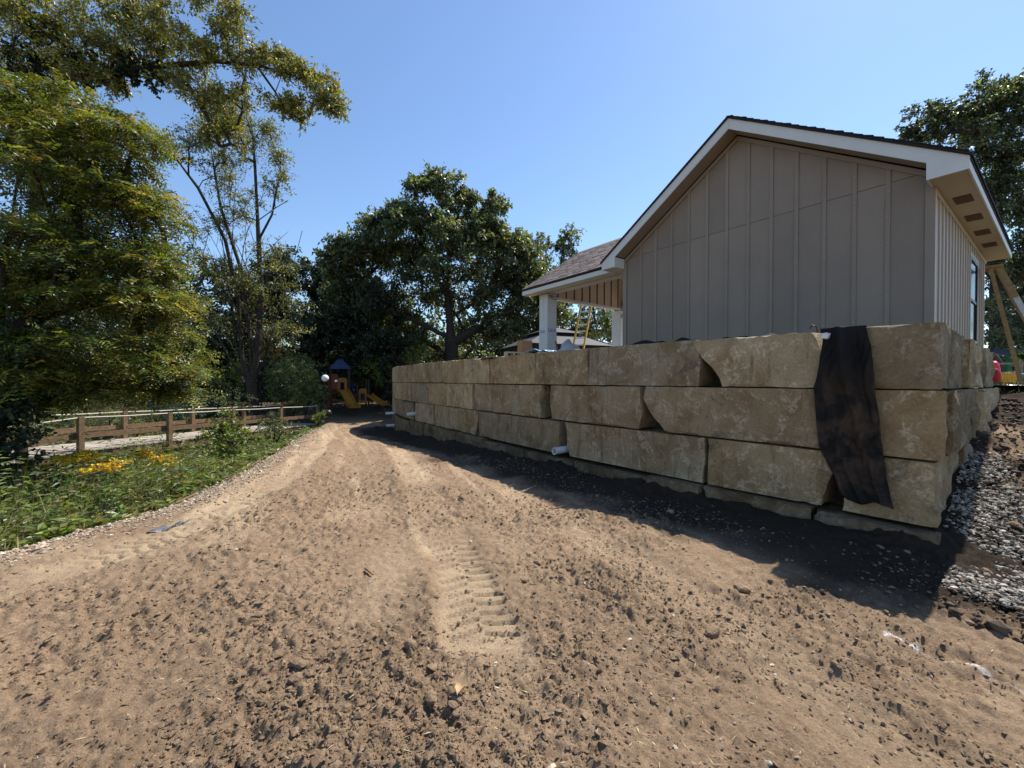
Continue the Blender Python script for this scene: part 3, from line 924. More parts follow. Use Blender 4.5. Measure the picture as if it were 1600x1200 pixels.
# shingle butts along the visible rake, slightly uneven
for k in range(26):
    a0 = -EV + k * .125
    part('shingle_butt', 'shingle_edge', lambda m: m.prism([(a0, roof_z(a0) + .045), (a0 + .13, roof_z(a0 + .13) + .045), (a0 + .13, roof_z(a0 + .13) + .05), (a0, roof_z(a0) + .062 + .006 * (k % 3))], 0, -OV - .05 - .006 * (k % 2), -OV + .25))
for b in (.75, 1.95, 3.15, 4.35):
    vt = part('soffit_vent', 'vent', lambda m: m.box(b, b + .40, -.30, -.10, ZE - FH + .004, ZE - FH + .0115))
    for j in range(5):
        y0 = -.285 + j * .036
        part('louvre', 'vent', lambda m: m.box(b + .015, b + .385, y0, y0 + .012, ZE - FH - .004, ZE - FH + .0035), parent=vt)

# porch wing
PA1 = 9.9            # outer end of its roof
PB0, PRB = -.07, 2.70
PZR = ZE + (PRB - PB0) * SL * .98
def pz(b): return PZR - abs(b - PRB) * (PZR - ZE) / (PRB - PB0)
PB1 = 2 * PRB - PB0
part('porch_roof_slope', 'shingle_edge', lambda m: m.prism([(PB0 - .02, pz(PB0 - .02)), (PRB - .001, PZR), (PRB - .001, PZR + .03), (PB0 - .02, pz(PB0 - .02) + .03)], 1, W_ + .0, PA1 + .02))
part('porch_roof_slope', 'shingle_edge', lambda m: m.prism([(PRB + .001, PZR), (PB1 + .02, pz(PB1 + .02)), (PB1 + .02, pz(PB1 + .02) + .03), (PRB + .001, PZR + .03)], 1, W_ + .0, PA1 + .02))
# shingles of the near slope
sl_len = math.hypot(PRB - PB0, PZR - ZE)
rows, cols = 19, 15
sh_mesh = []
for v in range(4):
    mb = MB(); w = (.285, .30, .26, .29)[v]
    mb.add([(0, 0, 0), (w, 0, 0), (w, .23, 0), (0, .23, 0), (0, 0, .014 + .003 * v), (w, 0, .014 + .003 * v), (w, .23, .006), (0, .23, .006)],
           [(3, 2, 1, 0), (4, 5, 6, 7), (0, 1, 5, 4), (1, 2, 6, 5), (2, 3, 7, 6), (3, 0, 4, 7)])
    o = mb.build('shingle', MT['shingle'], None)
    sh_mesh.append(o.data)
    bpy.data.objects.remove(o)
sang = math.atan2(PZR - ZE, PRB - PB0)
srows = sl_len / rows
Msl = Matrix(((0, math.cos(sang), -math.sin(sang), PB0), (1, 0, 0, 0), (0, math.sin(sang), math.cos(sang), ZE + .031), (0, 0, 0, 1)))
nsh = 0
for r_ in range(rows):
    a = W_ + .02 + (.14 if r_ % 2 else 0) - .28
    while a < PA1 and nsh < 299:
        if a > W_ - .0:
            o = bpy.data.objects.new('shingle', random.choice(sh_mesh))
            COL.objects.link(o)
            o.parent = house
            wmax = min(.305, PA1 + .02 - a)
            o.matrix_local = Msl @ Matrix.Translation((a, r_ * srows - .012 + random.uniform(-.004, .004), .001 + .0006 * (r_ % 2))) @ Matrix.Diagonal((min(1, wmax / .3), 1, 1, 1))
            nsh += 1
        a += .30
part('ridge_cap', 'shingle', lambda m: m.prism([(PRB - .14, pz(PRB - .14) + .05), (PRB, PZR + .06), (PRB + .14, pz(PRB + .14) + .05), (PRB + .14, pz(PRB + .14) + .032), (PRB, PZR + .035), (PRB - .14, pz(PRB - .14) + .032)], 1, W_ + .02, PA1 + .025))
part('fascia_board', 'white_trim', lambda m: m.box(PB0, PB0 + .022, W_ + .03, PA1, ZE - .17, ZE - .012))
part('drip_edge', 'shingle_edge', lambda m: m.box(PB0 - .012, PB0 - .002, W_ + .03, PA1, ZE - .04, ZE - .004))
part('soffit', 'soffit', lambda m: m.box(PB0 + .024, .30, W_ + .03, PA1 - .024, ZE - .165, ZE - .15))
part('barge_board', 'white_trim', lambda m: m.prism([(PB0, ZE - .17), (PB0, ZE), (PRB, PZR), (PRB, PZR - .18), (PB0 + .25, pz(PB0 + .25) - .18), (PB0 + .25, ZE - .17)], 1, PA1 - .0225, PA1))
part('barge_board', 'white_trim', lambda m: m.prism([(PB1, ZE - .17), (PB1, ZE), (PRB + .001, PZR), (PRB + .001, PZR - .18), (PB1 - .25, pz(PB1 - .25) - .18), (PB1 - .25, ZE - .17)], 1, PA1 - .0225, PA1))
CB0, CB1, CA0, CA1 = .36, 4.1, 9.08, 9.5
part('porch_bounce_floor', 'bounce_slab', lambda m: m.box(CB0 + .44, 6.6, W_ + .03, CA1 + 1.6, 1.7, 2.03))  # unseen pale slab, added to bounce light up onto the porch infill
BEAMZ = 4.30
part('porch_beam', 'soffit', lambda m: m.box(CB0 + .03, CB0 + .35, W_ + .01, CA0 + .02, 4.43, ZE - .02))
part('porch_beam', 'soffit', lambda m: m.box(CB1 + .05, CB1 + .35, W_ + .01, CA0 + .02, BEAMZ + .02, ZE - .02))
# gable infill over the end beam, seen from under the porch
part('porch_gable', 'batten_tan', lambda m: m.prism([(CB0 + .02, BEAMZ), (CB1 + .4, BEAMZ), (CB1 + .4, pz(CB1 + .4) - .06), (PRB, PZR - .06), (CB0 + .02, pz(CB0 + .02) - .06)], 1, CA0 + .05, CA1 - .05))
for k in range(13):
    b = CB0 + .12 + k * .39
    if b > CB1 + .3: break
    part('batten', 'vent', lambda m: m.prism([(b - .018, BEAMZ + .05), (b + .018, BEAMZ + .05), (b + .018, pz(b) - .1), (b - .018, pz(b) - .1)], 1, CA0 + .03, CA0 + .049))
part('beam_trim', 'white_trim', lambda m: m.box(CB0 + .4, CB1 + .02, CA0 + .02, CA0 + .048, BEAMZ - .05, BEAMZ + .045))
part('porch_ceiling', 'batten_tan', lambda m: m.prism([(PRB + .0, PZR - .05), (CB1 + .42, pz(CB1 + .42) - .05), (CB1 + .42, pz(CB1 + .42) - .03), (PRB + .0, PZR - .03)], 1, W_ + .02, CA0 + .048))
part('porch_ceiling', 'batten_tan', lambda m: m.prism([(CB0 + .3, pz(CB0 + .3) - .05), (PRB - .002, PZR - .05), (PRB - .002, PZR - .03), (CB0 + .3, pz(CB0 + .3) - .03)], 1, W_ + .02, CA0 + .048))
cl1 = part('porch_column', 'housewrap', lambda m: m.box(CB0 - .008, CB0 + .428, CA0 - .008, CA1 + .008, 1.85, 3.02).box(CB0, CB0 + .42, CA0, CA1, 3.021, ZE - .168), .012)
cl1['label'] = 'front porch column wrapped in white house wrap'
cl2 = part('porch_column', 'housewrap', lambda m: m.box(CB1 - .02, CB1 + .40, CA0, CA1, 1.85, BEAMZ - .052), .012)
cl3 = part('porch_column', 'housewrap', lambda m: m.box(CB1 - .02, CB1 + .40, W_ + .03, W_ + .4, 1.85, BEAMZ - .052), .012)
part('wrap_fold', 'housewrap', lambda m: m.box(CB0 - .014, CB0 - .002, CA1 - .22, CA1 - .14, 3.55, ZE - .2), .003, cl1)
def lettering(txt, parent, size, b, a, z, face, mat):
    cu = bpy.data.curves.new('lettering', 'FONT')
    cu.body = txt; cu.size = size; cu.extrude = .0015
    cu.materials.append(MT[mat])
    tmp = bpy.data.objects.new('lettering', cu)
    me = bpy.data.meshes.new_from_object(tmp)
    bpy.data.objects.remove(tmp)
    o = link('lettering', me, MT[mat], parent)
    if face == 'front':        # faces -b, reads along -a
        o.matrix_local = Matrix(((0, 0, -1, b), (-1, 0, 0, a), (0, 1, 0, z), (0, 0, 0, 1)))
    else:                      # faces -a, reads along +b
        o.matrix_local = Matrix(((1, 0, 0, b), (0, 0, -1, a), (0, 1, 0, z), (0, 0, 0, 1)))
    return o
lettering('inx', cl1, .20, CB0 - .0035, CA1 - .06, 3.12, 'front', 'ink_blue')
lettering('Linx', cl1, .21, CB0 + .015, CA0 - .0035, 3.15, 'side', 'ink_blue')
lettering('PRO', cl1, .20, CB0 + .05, CA0 - .0035, 4.235, 'side', 'ink_black')
lettering('PRO', cl2, .22, CB1 + .02, CA0 - .003, 3.95, 'side', 'ink_black')
lettering('x', cl2, .2, CB1 + .04, CA0 - .003, 2.45, 'side', 'ink_black')

# ------------------------------------------------------------------ foliage tools
def unit(v):
    return v / (np.linalg.norm(v, axis=-1, keepdims=True) + 1e-9)
def leaf_quads(C, D, N, L, Wd, fold=0.0):
    """pointed four-corner leaves: base C, direction D, normal N, length L, width Wd"""
    S = unit(np.cross(D, N))
    L = np.broadcast_to(L, (len(C),))[:, None]; Wd = np.broadcast_to(Wd, (len(C),))[:, None]
    P = np.stack([C, C + D * L * .45 + S * Wd * .5 + N * L * fold, C + D * L, C + D * L * .45 - S * Wd * .5 + N * L * fold], 1)
    F = np.arange(len(C) * 4).reshape(-1, 4)
    return P.reshape(-1, 3), F
def tints(n, cols, jit=.25, w=None, chan=.12):
    cols = np.array(cols, float)
    c = cols[rng.choice(len(cols), n, p=w)]
    c = c * (1 + jit * rng.standard_normal((n, 1)).clip(-2, 2)) * (1 + chan * rng.standard_normal((n, 3)).clip(-2, 2))
    return np.clip(c, .004, .9)
def rand_dir(n):
    return unit(rng.standard_normal((n, 3)))
TWIGS = []
def clump_leaves(centers, radii, per, L, cols, flat=.7, upb=.6, aspect=.5, w=None, jit=.25, shell=.45, twig_r=0.0, K=9):
    """leaves carried on twigs that fan out from every clump's centre"""
    centers = np.asarray(centers); radii = np.asarray(radii)
    nc = len(centers)
    m = max(3, per // K)
    td = rand_dir(nc * K).reshape(nc, K, 3)
    td[..., 2] = td[..., 2] * flat + .12
    tl = radii[:, None] * rng.uniform(.65, 1.25, (nc, K))
    t = np.clip(rng.uniform(shell, 1.08, (nc, K, m)), .08, 1.1)
    base = centers[:, None, None] + td[:, :, None] * (tl[:, :, None] * t)[..., None]
    base = base - np.array([0, 0, 1.0]) * (.22 * tl[:, :, None] * t * t)[..., None]
    base = base + rng.standard_normal(base.shape) * (.085 * radii)[:, None, None, None]
    P = base.reshape(-1, 3)
    n = len(P)
    dd = np.repeat(unit(td).reshape(-1, 3), m, 0)
    D = unit(dd * .55 + rand_dir(n) * .85 + np.array([0, 0, -.3]))
    N = unit(rand_dir(n) * .9 + np.array([0, 0, upb]) + dd * .25)
    V, F = leaf_quads(P, D, N, L * rng.uniform(.6, 1.35, n), L * aspect * rng.uniform(.75, 1.25, n), .06)
    cl = np.repeat(1 + .18 * rng.standard_normal((nc, 1)).clip(-2, 2), K * m, 0)
    tw = np.repeat(1 + .14 * rng.standard_normal((nc * K, 1)).clip(-2, 2), m, 0)
    if twig_r:
        a0 = np.repeat(centers, K, 0); tip_ = a0 + (td * tl[..., None]).reshape(-1, 3) - np.array([0, 0, 1.0]) * (.22 * tl).reshape(-1, 1)
        mid_ = (a0 + tip_) / 2 + np.array([0, 0, .05]) * tl.reshape(-1, 1)
        s_ = unit(np.cross(tip_ - a0, np.array([.3, .2, 1.0]))); u_ = unit(np.cross(s_, tip_ - a0))
        rings = []
        for pnt, r_ in ((a0, twig_r), (mid_, twig_r * .7), (tip_, twig_r * .35)):
            for k3 in range(3):
                a3 = 2.094 * k3
                rings.append(pnt + (s_ * math.cos(a3) + u_ * math.sin(a3)) * r_)
        Vt = np.stack(rings, 1)
        Ft = np.array([(q * 3 + k3, q * 3 + (k3 + 1) % 3, q * 3 + 3 + (k3 + 1) % 3, q * 3 + 3 + k3) for q in range(2) for k3 in range(3)])
        TWIGS.append((Vt.reshape(-1, 3), (Ft[None] + (np.arange(len(a0)) * 9)[:, None, None]).reshape(-1, 4)))
    return V, F, np.clip(tints(n, cols, jit, w) * cl * tw, .004, .9)
def fronds(P, D, L, npair, leafL, cols, jit=.25, droop=.35, w=None):
    """feather-shaped compound leaves"""
    n = len(P)
    D = unit(D); S = unit(np.cross(D, np.array([0, 0, 1.0]) + .35 * rng.standard_normal((n, 3))))
    N = np.cross(S, D)
    L = L * rng.uniform(.7, 1.2, n)
    Vs, Ts = [], []
    ft = tints(n, cols, jit, w)
    for j in range(npair):
        t = (j + 1.2) / (npair + .6)
        base = P + D * (L * t)[:, None] - np.array([0, 0, 1.0]) * (droop * L * t * t)[:, None]
        for sg in (-1, 1):
            ld = unit(S * sg + D * .45 - np.array([0, 0, .25]) + .22 * rng.standard_normal((n, 3)))
            ln = unit(N + .3 * rng.standard_normal((n, 3)))
            V, _ = leaf_quads(base, ld, ln, leafL * (1 - .35 * abs(t - .5)), leafL * .34, 0)
            Vs.append(V.reshape(n, 4, 3)); Ts.append(ft)
    V = np.concatenate(Vs).reshape(-1, 3)
    return V, np.arange(len(V)).reshape(-1, 4), np.concatenate(Ts)
def merge(parts):
    Vs, Fs, Ts, n = [], [], [], 0
    for V, F, T in parts:
        Vs.append(V); Fs.append(F + n); Ts.append(T); n += len(V)
    return np.concatenate(Vs), np.concatenate(Fs), np.concatenate(Ts)
def crown_obj(name, parts, mat, parent=None, origin=(0, 0, 0)):
    V, F, T = merge(parts)
    return link(name, fast_mesh(name, V - np.asarray(origin), F, False, T), MT[mat], parent)

def lobes_to_clumps(lobes):
    C, Rd = [], []
    for x, y, Y, rx, ry, n, r in lobes:
        for _ in range(n):
            while True:
                u = rng.uniform(-1, 1, 3)
                if .15 < u.dot(u) < 1: break
            Yd = Y + u[2] * rx * Y / F_PX * .8
            C.append(at(x + u[0] * rx, y + u[1] * ry, Yd))
            Rd.append(r * rng.uniform(.75, 1.25))
    return np.array(C), np.array(Rd)

def skeleton(trunk, trunk_r, targets, tip=.012, maxlen=1e9, sag=.12, power=1.7):
    """branches grown from the trunk polyline(s) to every target; returns merged tube mesh"""
    nodes, par = [], []
    polys = trunk if isinstance(trunk[0][0], (list, tuple, np.ndarray)) else [trunk]
    for pl in polys:
        pl = np.asarray(pl, float)
        if nodes:
            k = int(np.argmin(np.linalg.norm(np.array(nodes) - pl[0], axis=1))); last = k; rest = pl[1:] if np.linalg.norm(nodes[k] - pl[0]) < .4 else pl
        else:
            last = -1; rest = pl
        prev = None
        for p in rest:
            p0 = nodes[last] if last >= 0 else None
            steps = 1 if p0 is None else max(1, int(np.linalg.norm(p - p0) / .8))
            for q in range(1, steps + 1):
                pt = p if p0 is None else p0 + (p - p0) * q / steps
                nodes.append(np.array(pt)); par.append(last); last = len(nodes) - 1
    minz = np.percentile(np.array(nodes)[:, 2], 25)
    root = nodes[0]
    order = np.argsort([np.linalg.norm(t - root) for t in targets])
    for k in order:
        t = targets[k]
        A = np.array(nodes)
        d = np.linalg.norm(A - t, axis=1) + np.clip(A[:, 2] - t[2] + .2, 0, 9) * .8 + np.where(A[:, 2] < min(minz, t[2] - .3), .0, 0)
        dv = t - A
        dl = np.linalg.norm(dv, axis=1) + 1e-6
        d = d * (1 + .7 * (1 - np.clip(dv[:, 2] / dl, -1, 1)))
        d[:max(1, len(polys[0]) // 3)] += 2.0
        b = int(np.argmin(d))
        p0 = nodes[b]
        dist = np.linalg.norm(t - p0)
        n = max(2, int(dist / .7))
        last = b
        j = rng.standard_normal(3) * dist * .06
        for q in range(1, n + 1):
            u = q / n
            pt = p0 + (t - p0) * u + j * math.sin(math.pi * u) + np.array([0, 0, sag * dist * math.sin(math.pi * u)])
            nodes.append(pt); par.append(last); last = len(nodes) - 1
    N = len(nodes)
    r = np.zeros(N)
    ch = [[] for _ in range(N)]
    for i, p in enumerate(par):
        if p >= 0: ch[p].append(i)
    for i in range(N - 1, -1, -1):
        r[i] = tip if not ch[i] else sum(r[c] ** power for c in ch[i]) ** (1 / power) * 1.01
    sc_ = trunk_r / r[0]
    r = np.maximum(tip * .8, r * (sc_ if sc_ < 1 else sc_ ** .85))
    r[0] = trunk_r
    Vs, Fs, n = [], [], 0
    A = np.array(nodes)
    for i in range(N):
        if par[i] < 0: continue
        c = i
        if ch[par[i]] and ch[par[i]][0] != i or par[par[i]] < 0 or True:
            p = par[i]
            rp = r[p] if ch[p][0] == i else min(r[p], r[i] * 1.25)
            seg = 8 if r[i] > .08 else 5 if r[i] > .03 else 4
            V, F = tube_arrays(np.array([A[p], A[i]]), np.array([rp, r[i]]), seg)
            Vs.append(V); Fs.append(np.array(F) + n); n += len(V)
    return np.concatenate(Vs), np.concatenate(Fs)

def tree(name, label, base, trunk, trunk_r, lobes, per, leafL, cols, mat='leaf', bark='bark', flat=.75, upb=.6, aspect=.55, w=None, group=None, tip=.012, jit=.25, frond=None, extra=None, shell=.3, sag=.12, K=9, bare=()):
    base = np.asarray(base, float)
    o = empty(name, base)
    tag(o, label, 'tree', group)
    C, Rd = lobes_to_clumps(lobes)
    V, F = skeleton(trunk, trunk_r, C, tip, sag=sag)
    for P_, r_ in bare:
        Vb, Fb = tube_arrays(P_, r_, 4)
        F = np.concatenate([F, np.array(Fb) + len(V)]); V = np.concatenate([V, Vb])
    if frond:
        parts = []
        Cn = np.repeat(C, per, 0); Rn = np.repeat(Rd, per)
        d = rand_dir(len(Cn)); d[:, 2] = d[:, 2] * .7
        P = Cn + d * (Rn * rng.uniform(.2, .9, len(Cn)))[:, None] * np.array([1, 1, .3])
        D = d * np.array([1, 1, .2]) + .35 * rng.standard_normal((len(Cn), 3)) + np.array(frond.get('bias', (0, 0, -.15)))
        parts.append(fronds(P, D, frond['L'], frond['pairs'], leafL, cols, jit, frond.get('droop', .35), w))
    else:
        TWIGS.clear()
        parts = [clump_leaves(C, Rd, per, leafL, cols, flat, upb, aspect, w, jit, shell, tip * .5, K)]
        Vt, Ft = TWIGS[0]
        F = np.concatenate([F, Ft + len(V)]); V = np.concatenate([V, Vt])
    link('trunk', fast_mesh('trunk', V - base, F, True), MT[bark], o)
    if extra: parts += extra
    crown_obj('crown', parts, mat, o, base)
    return o

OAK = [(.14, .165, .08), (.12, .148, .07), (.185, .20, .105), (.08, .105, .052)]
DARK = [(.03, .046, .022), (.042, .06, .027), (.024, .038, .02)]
MIDG = [(.06, .085, .022), (.075, .10, .026), (.045, .07, .02)]
LOCUST = [(.16, .175, .036), (.24, .24, .046), (.11, .135, .034), (.26, .23, .046), (.065, .09, .028), (.12, .145, .034)]
GOLD = [(.25, .225, .06), (.31, .26, .07), (.18, .195, .05), (.22, .22, .055), (.12, .155, .045)]
YGRN = [(.19, .24, .045), (.15, .21, .04), (.24, .27, .06)]

# big oak beyond the far end of the wall
g = lambda x, y: float(base_z(np.array([x]), np.array([y]))[0])
oY = 28.0
oak_base = at(705, 650, oY); oak_base[2] = -.3
tree('oak_tree', 'large spreading dark green oak rising behind the curved end of the stone wall', oak_base,
     [[oak_base, at(706, 560, oY), at(702, 500, oY), at(698, 465, oY)], [at(698, 465, oY), at(672, 420, oY), at(625, 390, oY), at(575, 385, oY)], [at(698, 465, oY), at(700, 400, oY), at(690, 340, oY), at(690, 290, oY)], [at(702, 500, oY), at(750, 470, oY), at(790, 420, oY)], [at(706, 545, oY), at(770, 500, oY), at(840, 470, oY)], [at(700, 530, oY), at(640, 500, oY), at(560, 480, oY)], [at(702, 480, oY), at(720, 420, oY - 3), at(740, 370, oY - 4)]], .58,
     [(678, 292, oY, 40, 20, 14, 0.92), (715, 318, oY, 38, 16, 10, 0.80), (640, 345, oY, 60, 25, 26, 1.09), (725, 360, oY, 75, 30, 35, 1.15), (560, 385, oY, 42, 25, 21, 1.03), (785, 395, oY, 42, 35, 22, 1.09),
      (815, 440, oY + 1, 42, 38, 26, 1.15), (610, 400, oY + 2, 60, 25, 19, 1.03), (690, 410, oY, 85, 30, 26, 1.09), (740, 450, oY + 1, 65, 30, 21, 1.09), (555, 455, oY + 1, 42, 50, 26, 1.09), (640, 480, oY + 3, 70, 35, 24, 1.15),
      (775, 510, oY + 2, 70, 35, 24, 1.15), (600, 540, oY + 2, 70, 35, 26, 1.15), (845, 485, oY + 2, 30, 45, 16, 1.09), (815, 395, oY + 1, 30, 24, 9, 1.05), (600, 345, oY, 30, 18, 8, 1.0), (760, 330, oY, 26, 16, 6, .95), (838, 425, oY + 2, 30, 30, 9, 1.0), (866, 470, oY + 3, 26, 45, 10, 1.0), (530, 410, oY, 26, 30, 8, .95), (770, 350, oY, 28, 20, 7, .9), (690, 545, oY + 4, 60, 30, 14, 1.15)],
     250, .25, OAK, 'leaf_gloss', upb=1.1, tip=.03, shell=.3, K=10)
o2 = at(870, 650, 34); o2[2] = -.2
tree('oak_tree', 'slender light-crowned tree showing above the porch roof', o2, [o2, at(868, 520, 34), at(872, 450, 34), at(878, 390, 34)], .22,
     [(882, 372, 34, 22, 16, 7, .75), (862, 395, 34, 20, 18, 5, .7), (895, 400, 34, 14, 18, 4, .6), (850, 430, 34, 25, 25, 6, .9), (905, 450, 34, 30, 25, 7, .9), (915, 500, 34, 50, 25, 14, 1.1), (960, 505, 34, 35, 25, 8, 1.1), (870, 480, 34, 30, 35, 8, 1.0)], 210, .2, OAK, 'leaf_gloss', upb=.9, tip=.025)
o3 = at(975, 640, 40); o3[2] = 0
tree('shade_tree', 'dense tree framed by the porch opening beside the house', o3, [o3, at(975, 540, 40), at(970, 480, 40)], .3,
     [(930, 520, 40, 50, 20, 12, 1.3), (985, 510, 38, 50, 35, 14, 1.3), (960, 470, 42, 40, 20, 8, 1.2)], 240, .24, MIDG, 'leaf_gloss', tip=.03)
# dark trees left of the oak
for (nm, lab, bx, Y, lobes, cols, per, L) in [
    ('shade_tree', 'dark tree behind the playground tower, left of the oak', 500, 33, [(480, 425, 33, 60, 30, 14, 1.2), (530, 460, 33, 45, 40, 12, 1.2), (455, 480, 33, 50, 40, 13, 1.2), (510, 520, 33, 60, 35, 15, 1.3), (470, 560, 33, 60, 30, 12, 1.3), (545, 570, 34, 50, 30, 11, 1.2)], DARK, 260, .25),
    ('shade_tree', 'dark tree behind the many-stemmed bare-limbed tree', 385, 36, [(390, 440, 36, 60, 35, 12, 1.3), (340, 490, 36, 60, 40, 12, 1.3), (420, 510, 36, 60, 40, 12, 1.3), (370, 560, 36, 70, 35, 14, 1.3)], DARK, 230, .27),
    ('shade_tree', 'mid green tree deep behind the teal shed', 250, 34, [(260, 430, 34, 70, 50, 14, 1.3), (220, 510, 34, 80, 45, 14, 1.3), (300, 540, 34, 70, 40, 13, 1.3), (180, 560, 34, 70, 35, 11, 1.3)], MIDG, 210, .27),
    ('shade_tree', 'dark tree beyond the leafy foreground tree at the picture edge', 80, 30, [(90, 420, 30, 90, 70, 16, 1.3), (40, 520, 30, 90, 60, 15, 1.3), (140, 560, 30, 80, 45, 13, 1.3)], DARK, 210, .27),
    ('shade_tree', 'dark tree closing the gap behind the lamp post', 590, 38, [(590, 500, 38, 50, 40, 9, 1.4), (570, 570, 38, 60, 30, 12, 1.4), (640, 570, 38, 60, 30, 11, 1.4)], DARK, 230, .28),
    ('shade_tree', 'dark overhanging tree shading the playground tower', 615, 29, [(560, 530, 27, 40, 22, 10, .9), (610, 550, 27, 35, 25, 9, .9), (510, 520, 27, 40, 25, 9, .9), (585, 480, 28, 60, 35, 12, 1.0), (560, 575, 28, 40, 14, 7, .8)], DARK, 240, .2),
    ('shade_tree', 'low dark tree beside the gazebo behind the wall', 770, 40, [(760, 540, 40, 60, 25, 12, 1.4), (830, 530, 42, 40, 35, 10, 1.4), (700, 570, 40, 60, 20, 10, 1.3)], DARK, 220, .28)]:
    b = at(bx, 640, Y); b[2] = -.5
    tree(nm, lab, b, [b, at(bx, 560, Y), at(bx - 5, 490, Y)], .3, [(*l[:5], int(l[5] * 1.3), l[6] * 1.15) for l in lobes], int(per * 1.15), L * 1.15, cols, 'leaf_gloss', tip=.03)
# tall trees right of the house
r1 = at(1560, 560, 20); r1[2] = 1.3
tree('shade_tree', 'tall glossy-leaved tree towering over the far end of the house roof', r1, [r1, at(1560, 480, 20), at(1555, 360, 20), at(1550, 260, 20)], .35,
     [(1545, 150, 20, 45, 22, 12, .8), (1590, 170, 20, 40, 40, 11, .8), (1475, 185, 20, 45, 20, 12, .75), (1435, 213, 20, 30, 10, 5, .6), (1510, 215, 20, 60, 30, 14, .8), (1580, 250, 20, 50, 40, 14, .9), (1555, 310, 20, 50, 40, 14, .9), (1600, 350, 20, 50, 50, 14, .9), (1570, 410, 20, 45, 40, 11, .9), (1650, 200, 20, 50, 80, 12, .9)], 330, .16, OAK + DARK, 'leaf_gloss', upb=.9, tip=.02)
r2 = at(1640, 580, 24); r2[2] = 1.3
tree('shade_tree', 'dark low-branched tree behind the wooden stepladder', r2, [r2, at(1640, 500, 24), at(1620, 430, 24)], .3,
     [(1570, 480, 24, 45, 40, 14, .9), (1610, 440, 24, 60, 40, 14, .9), (1590, 520, 25, 50, 25, 12, .9), (1680, 480, 24, 60, 60, 12, .9)], 300, .17, DARK, 'leaf_gloss', tip=.02)

# wood closing the view far behind
wc = []
for px in np.arange(-420, 1500, 15):
    for lv in (-1, -.5, 0, .5, 1, 2, 3, 4, 5, 6):
        Yw = 47 + rng.uniform(0, 7)
        wc.append(at(px + rng.uniform(-12, 12), 612 - lv * 19 + rng.uniform(-8, 8), Yw))
for px in np.arange(-260, 700, 11):
    for lv in (-1, -.4, .2, .8, 1.4, 2.2):
        wc.append(at(px + rng.uniform(-9, 9), 606 - lv * 19 + rng.uniform(-8, 8), 40 + rng.uniform(0, 4)))
wc = np.array(wc)
k = rng.uniform(0, 1, len(wc)) < .9
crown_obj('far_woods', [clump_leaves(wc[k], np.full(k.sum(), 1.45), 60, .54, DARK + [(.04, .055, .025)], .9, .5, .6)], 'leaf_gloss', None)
tag(bpy.data.objects['far_woods'], 'far dark wood filling the view behind all the trees', 'woods', kind='stuff')

# multi-stemmed half-bare tree beyond the bridge
mY = 21.0
mb_ = at(397, 655, mY); mb_[2] = -.9
f0 = at(393, 603, mY)
stems = [[mb_, at(396, 630, mY), f0],
         [f0, at(378, 560, mY), at(372, 470, mY), at(352, 380, mY), at(310, 300, mY), at(265, 240, mY)],
         [f0, at(392, 540, mY), at(378, 430, mY), at(345, 330, mY), at(330, 240, mY)],
         [f0, at(402, 560, mY), at(408, 470, mY), at(404, 380, mY), at(398, 260, mY), at(392, 190, mY)],
         [f0, at(412, 570, mY + .6), at(432, 500, mY + .6), at(455, 430, mY + .6), at(472, 365, mY + .6)],
         [f0, at(365, 575, mY - .5), at(330, 510, mY - .5), at(316, 440, mY - .5), at(318, 400, mY - .5)],
         [f0, at(360, 540, mY), at(310, 480, mY), at(280, 440, mY)],
         [at(404, 380, mY), at(425, 340, mY), at(432, 300, mY)], [at(398, 345, mY), at(430, 330, mY), at(450, 318, mY)]]
bare = []
for k_ in range(26):
    a_ = at(rng.uniform(370, 420), rng.uniform(420, 580), mY); e_ = at(rng.uniform(240, 475), rng.uniform(250, 480), mY + rng.uniform(-1.5, 1.5))
    ts_ = np.linspace(0, 1, 8)[:, None]; bend_ = rng.normal(0, .35, 3)
    P_ = a_ + (e_ - a_) * ts_ + bend_ * np.sin(np.pi * ts_) + np.cumsum(rng.normal(0, .07, (8, 3)), 0)
    bare.append((P_, np.linspace(.03, .007, 8)))
    for q_ in range(3):
        b_ = P_[rng.integers(3, 7)]; d_ = rand_dir(1)[0] * .5 + np.array([0, 0, .6])
        bare.append((np.array([b_, b_ + d_ * .5 + rng.normal(0, .05, 3), b_ + d_]), np.array([.011, .008, .005])))
tree('walnut_tree', 'many-stemmed half-bare tree standing behind the wooden footbridge', mb_, stems, .26,
     [(352, 175, mY, 45, 18, 13, 0.78), (330, 210, mY, 50, 30, 17, 0.78), (395, 215, mY, 36, 28, 17, 0.75), (425, 265, mY, 25, 35, 11, 0.62), (290, 235, mY, 45, 30, 10, 0.62), (345, 270, mY, 55, 35, 17, 0.75), (390, 320, mY, 45, 35, 11, 0.69), (330, 370, mY, 45, 50, 13, 0.69), (410, 430, mY, 50, 50, 15, 0.69), (360, 470, mY, 60, 50, 17, 0.75), (440, 500, mY, 35, 45, 11, 0.69), (310, 520, mY, 40, 35, 10, 0.69)],
     150, .13, GOLD + OAK, 'leaf', 'bark', upb=.5, aspect=.42, tip=.014, shell=.1, bare=bare)

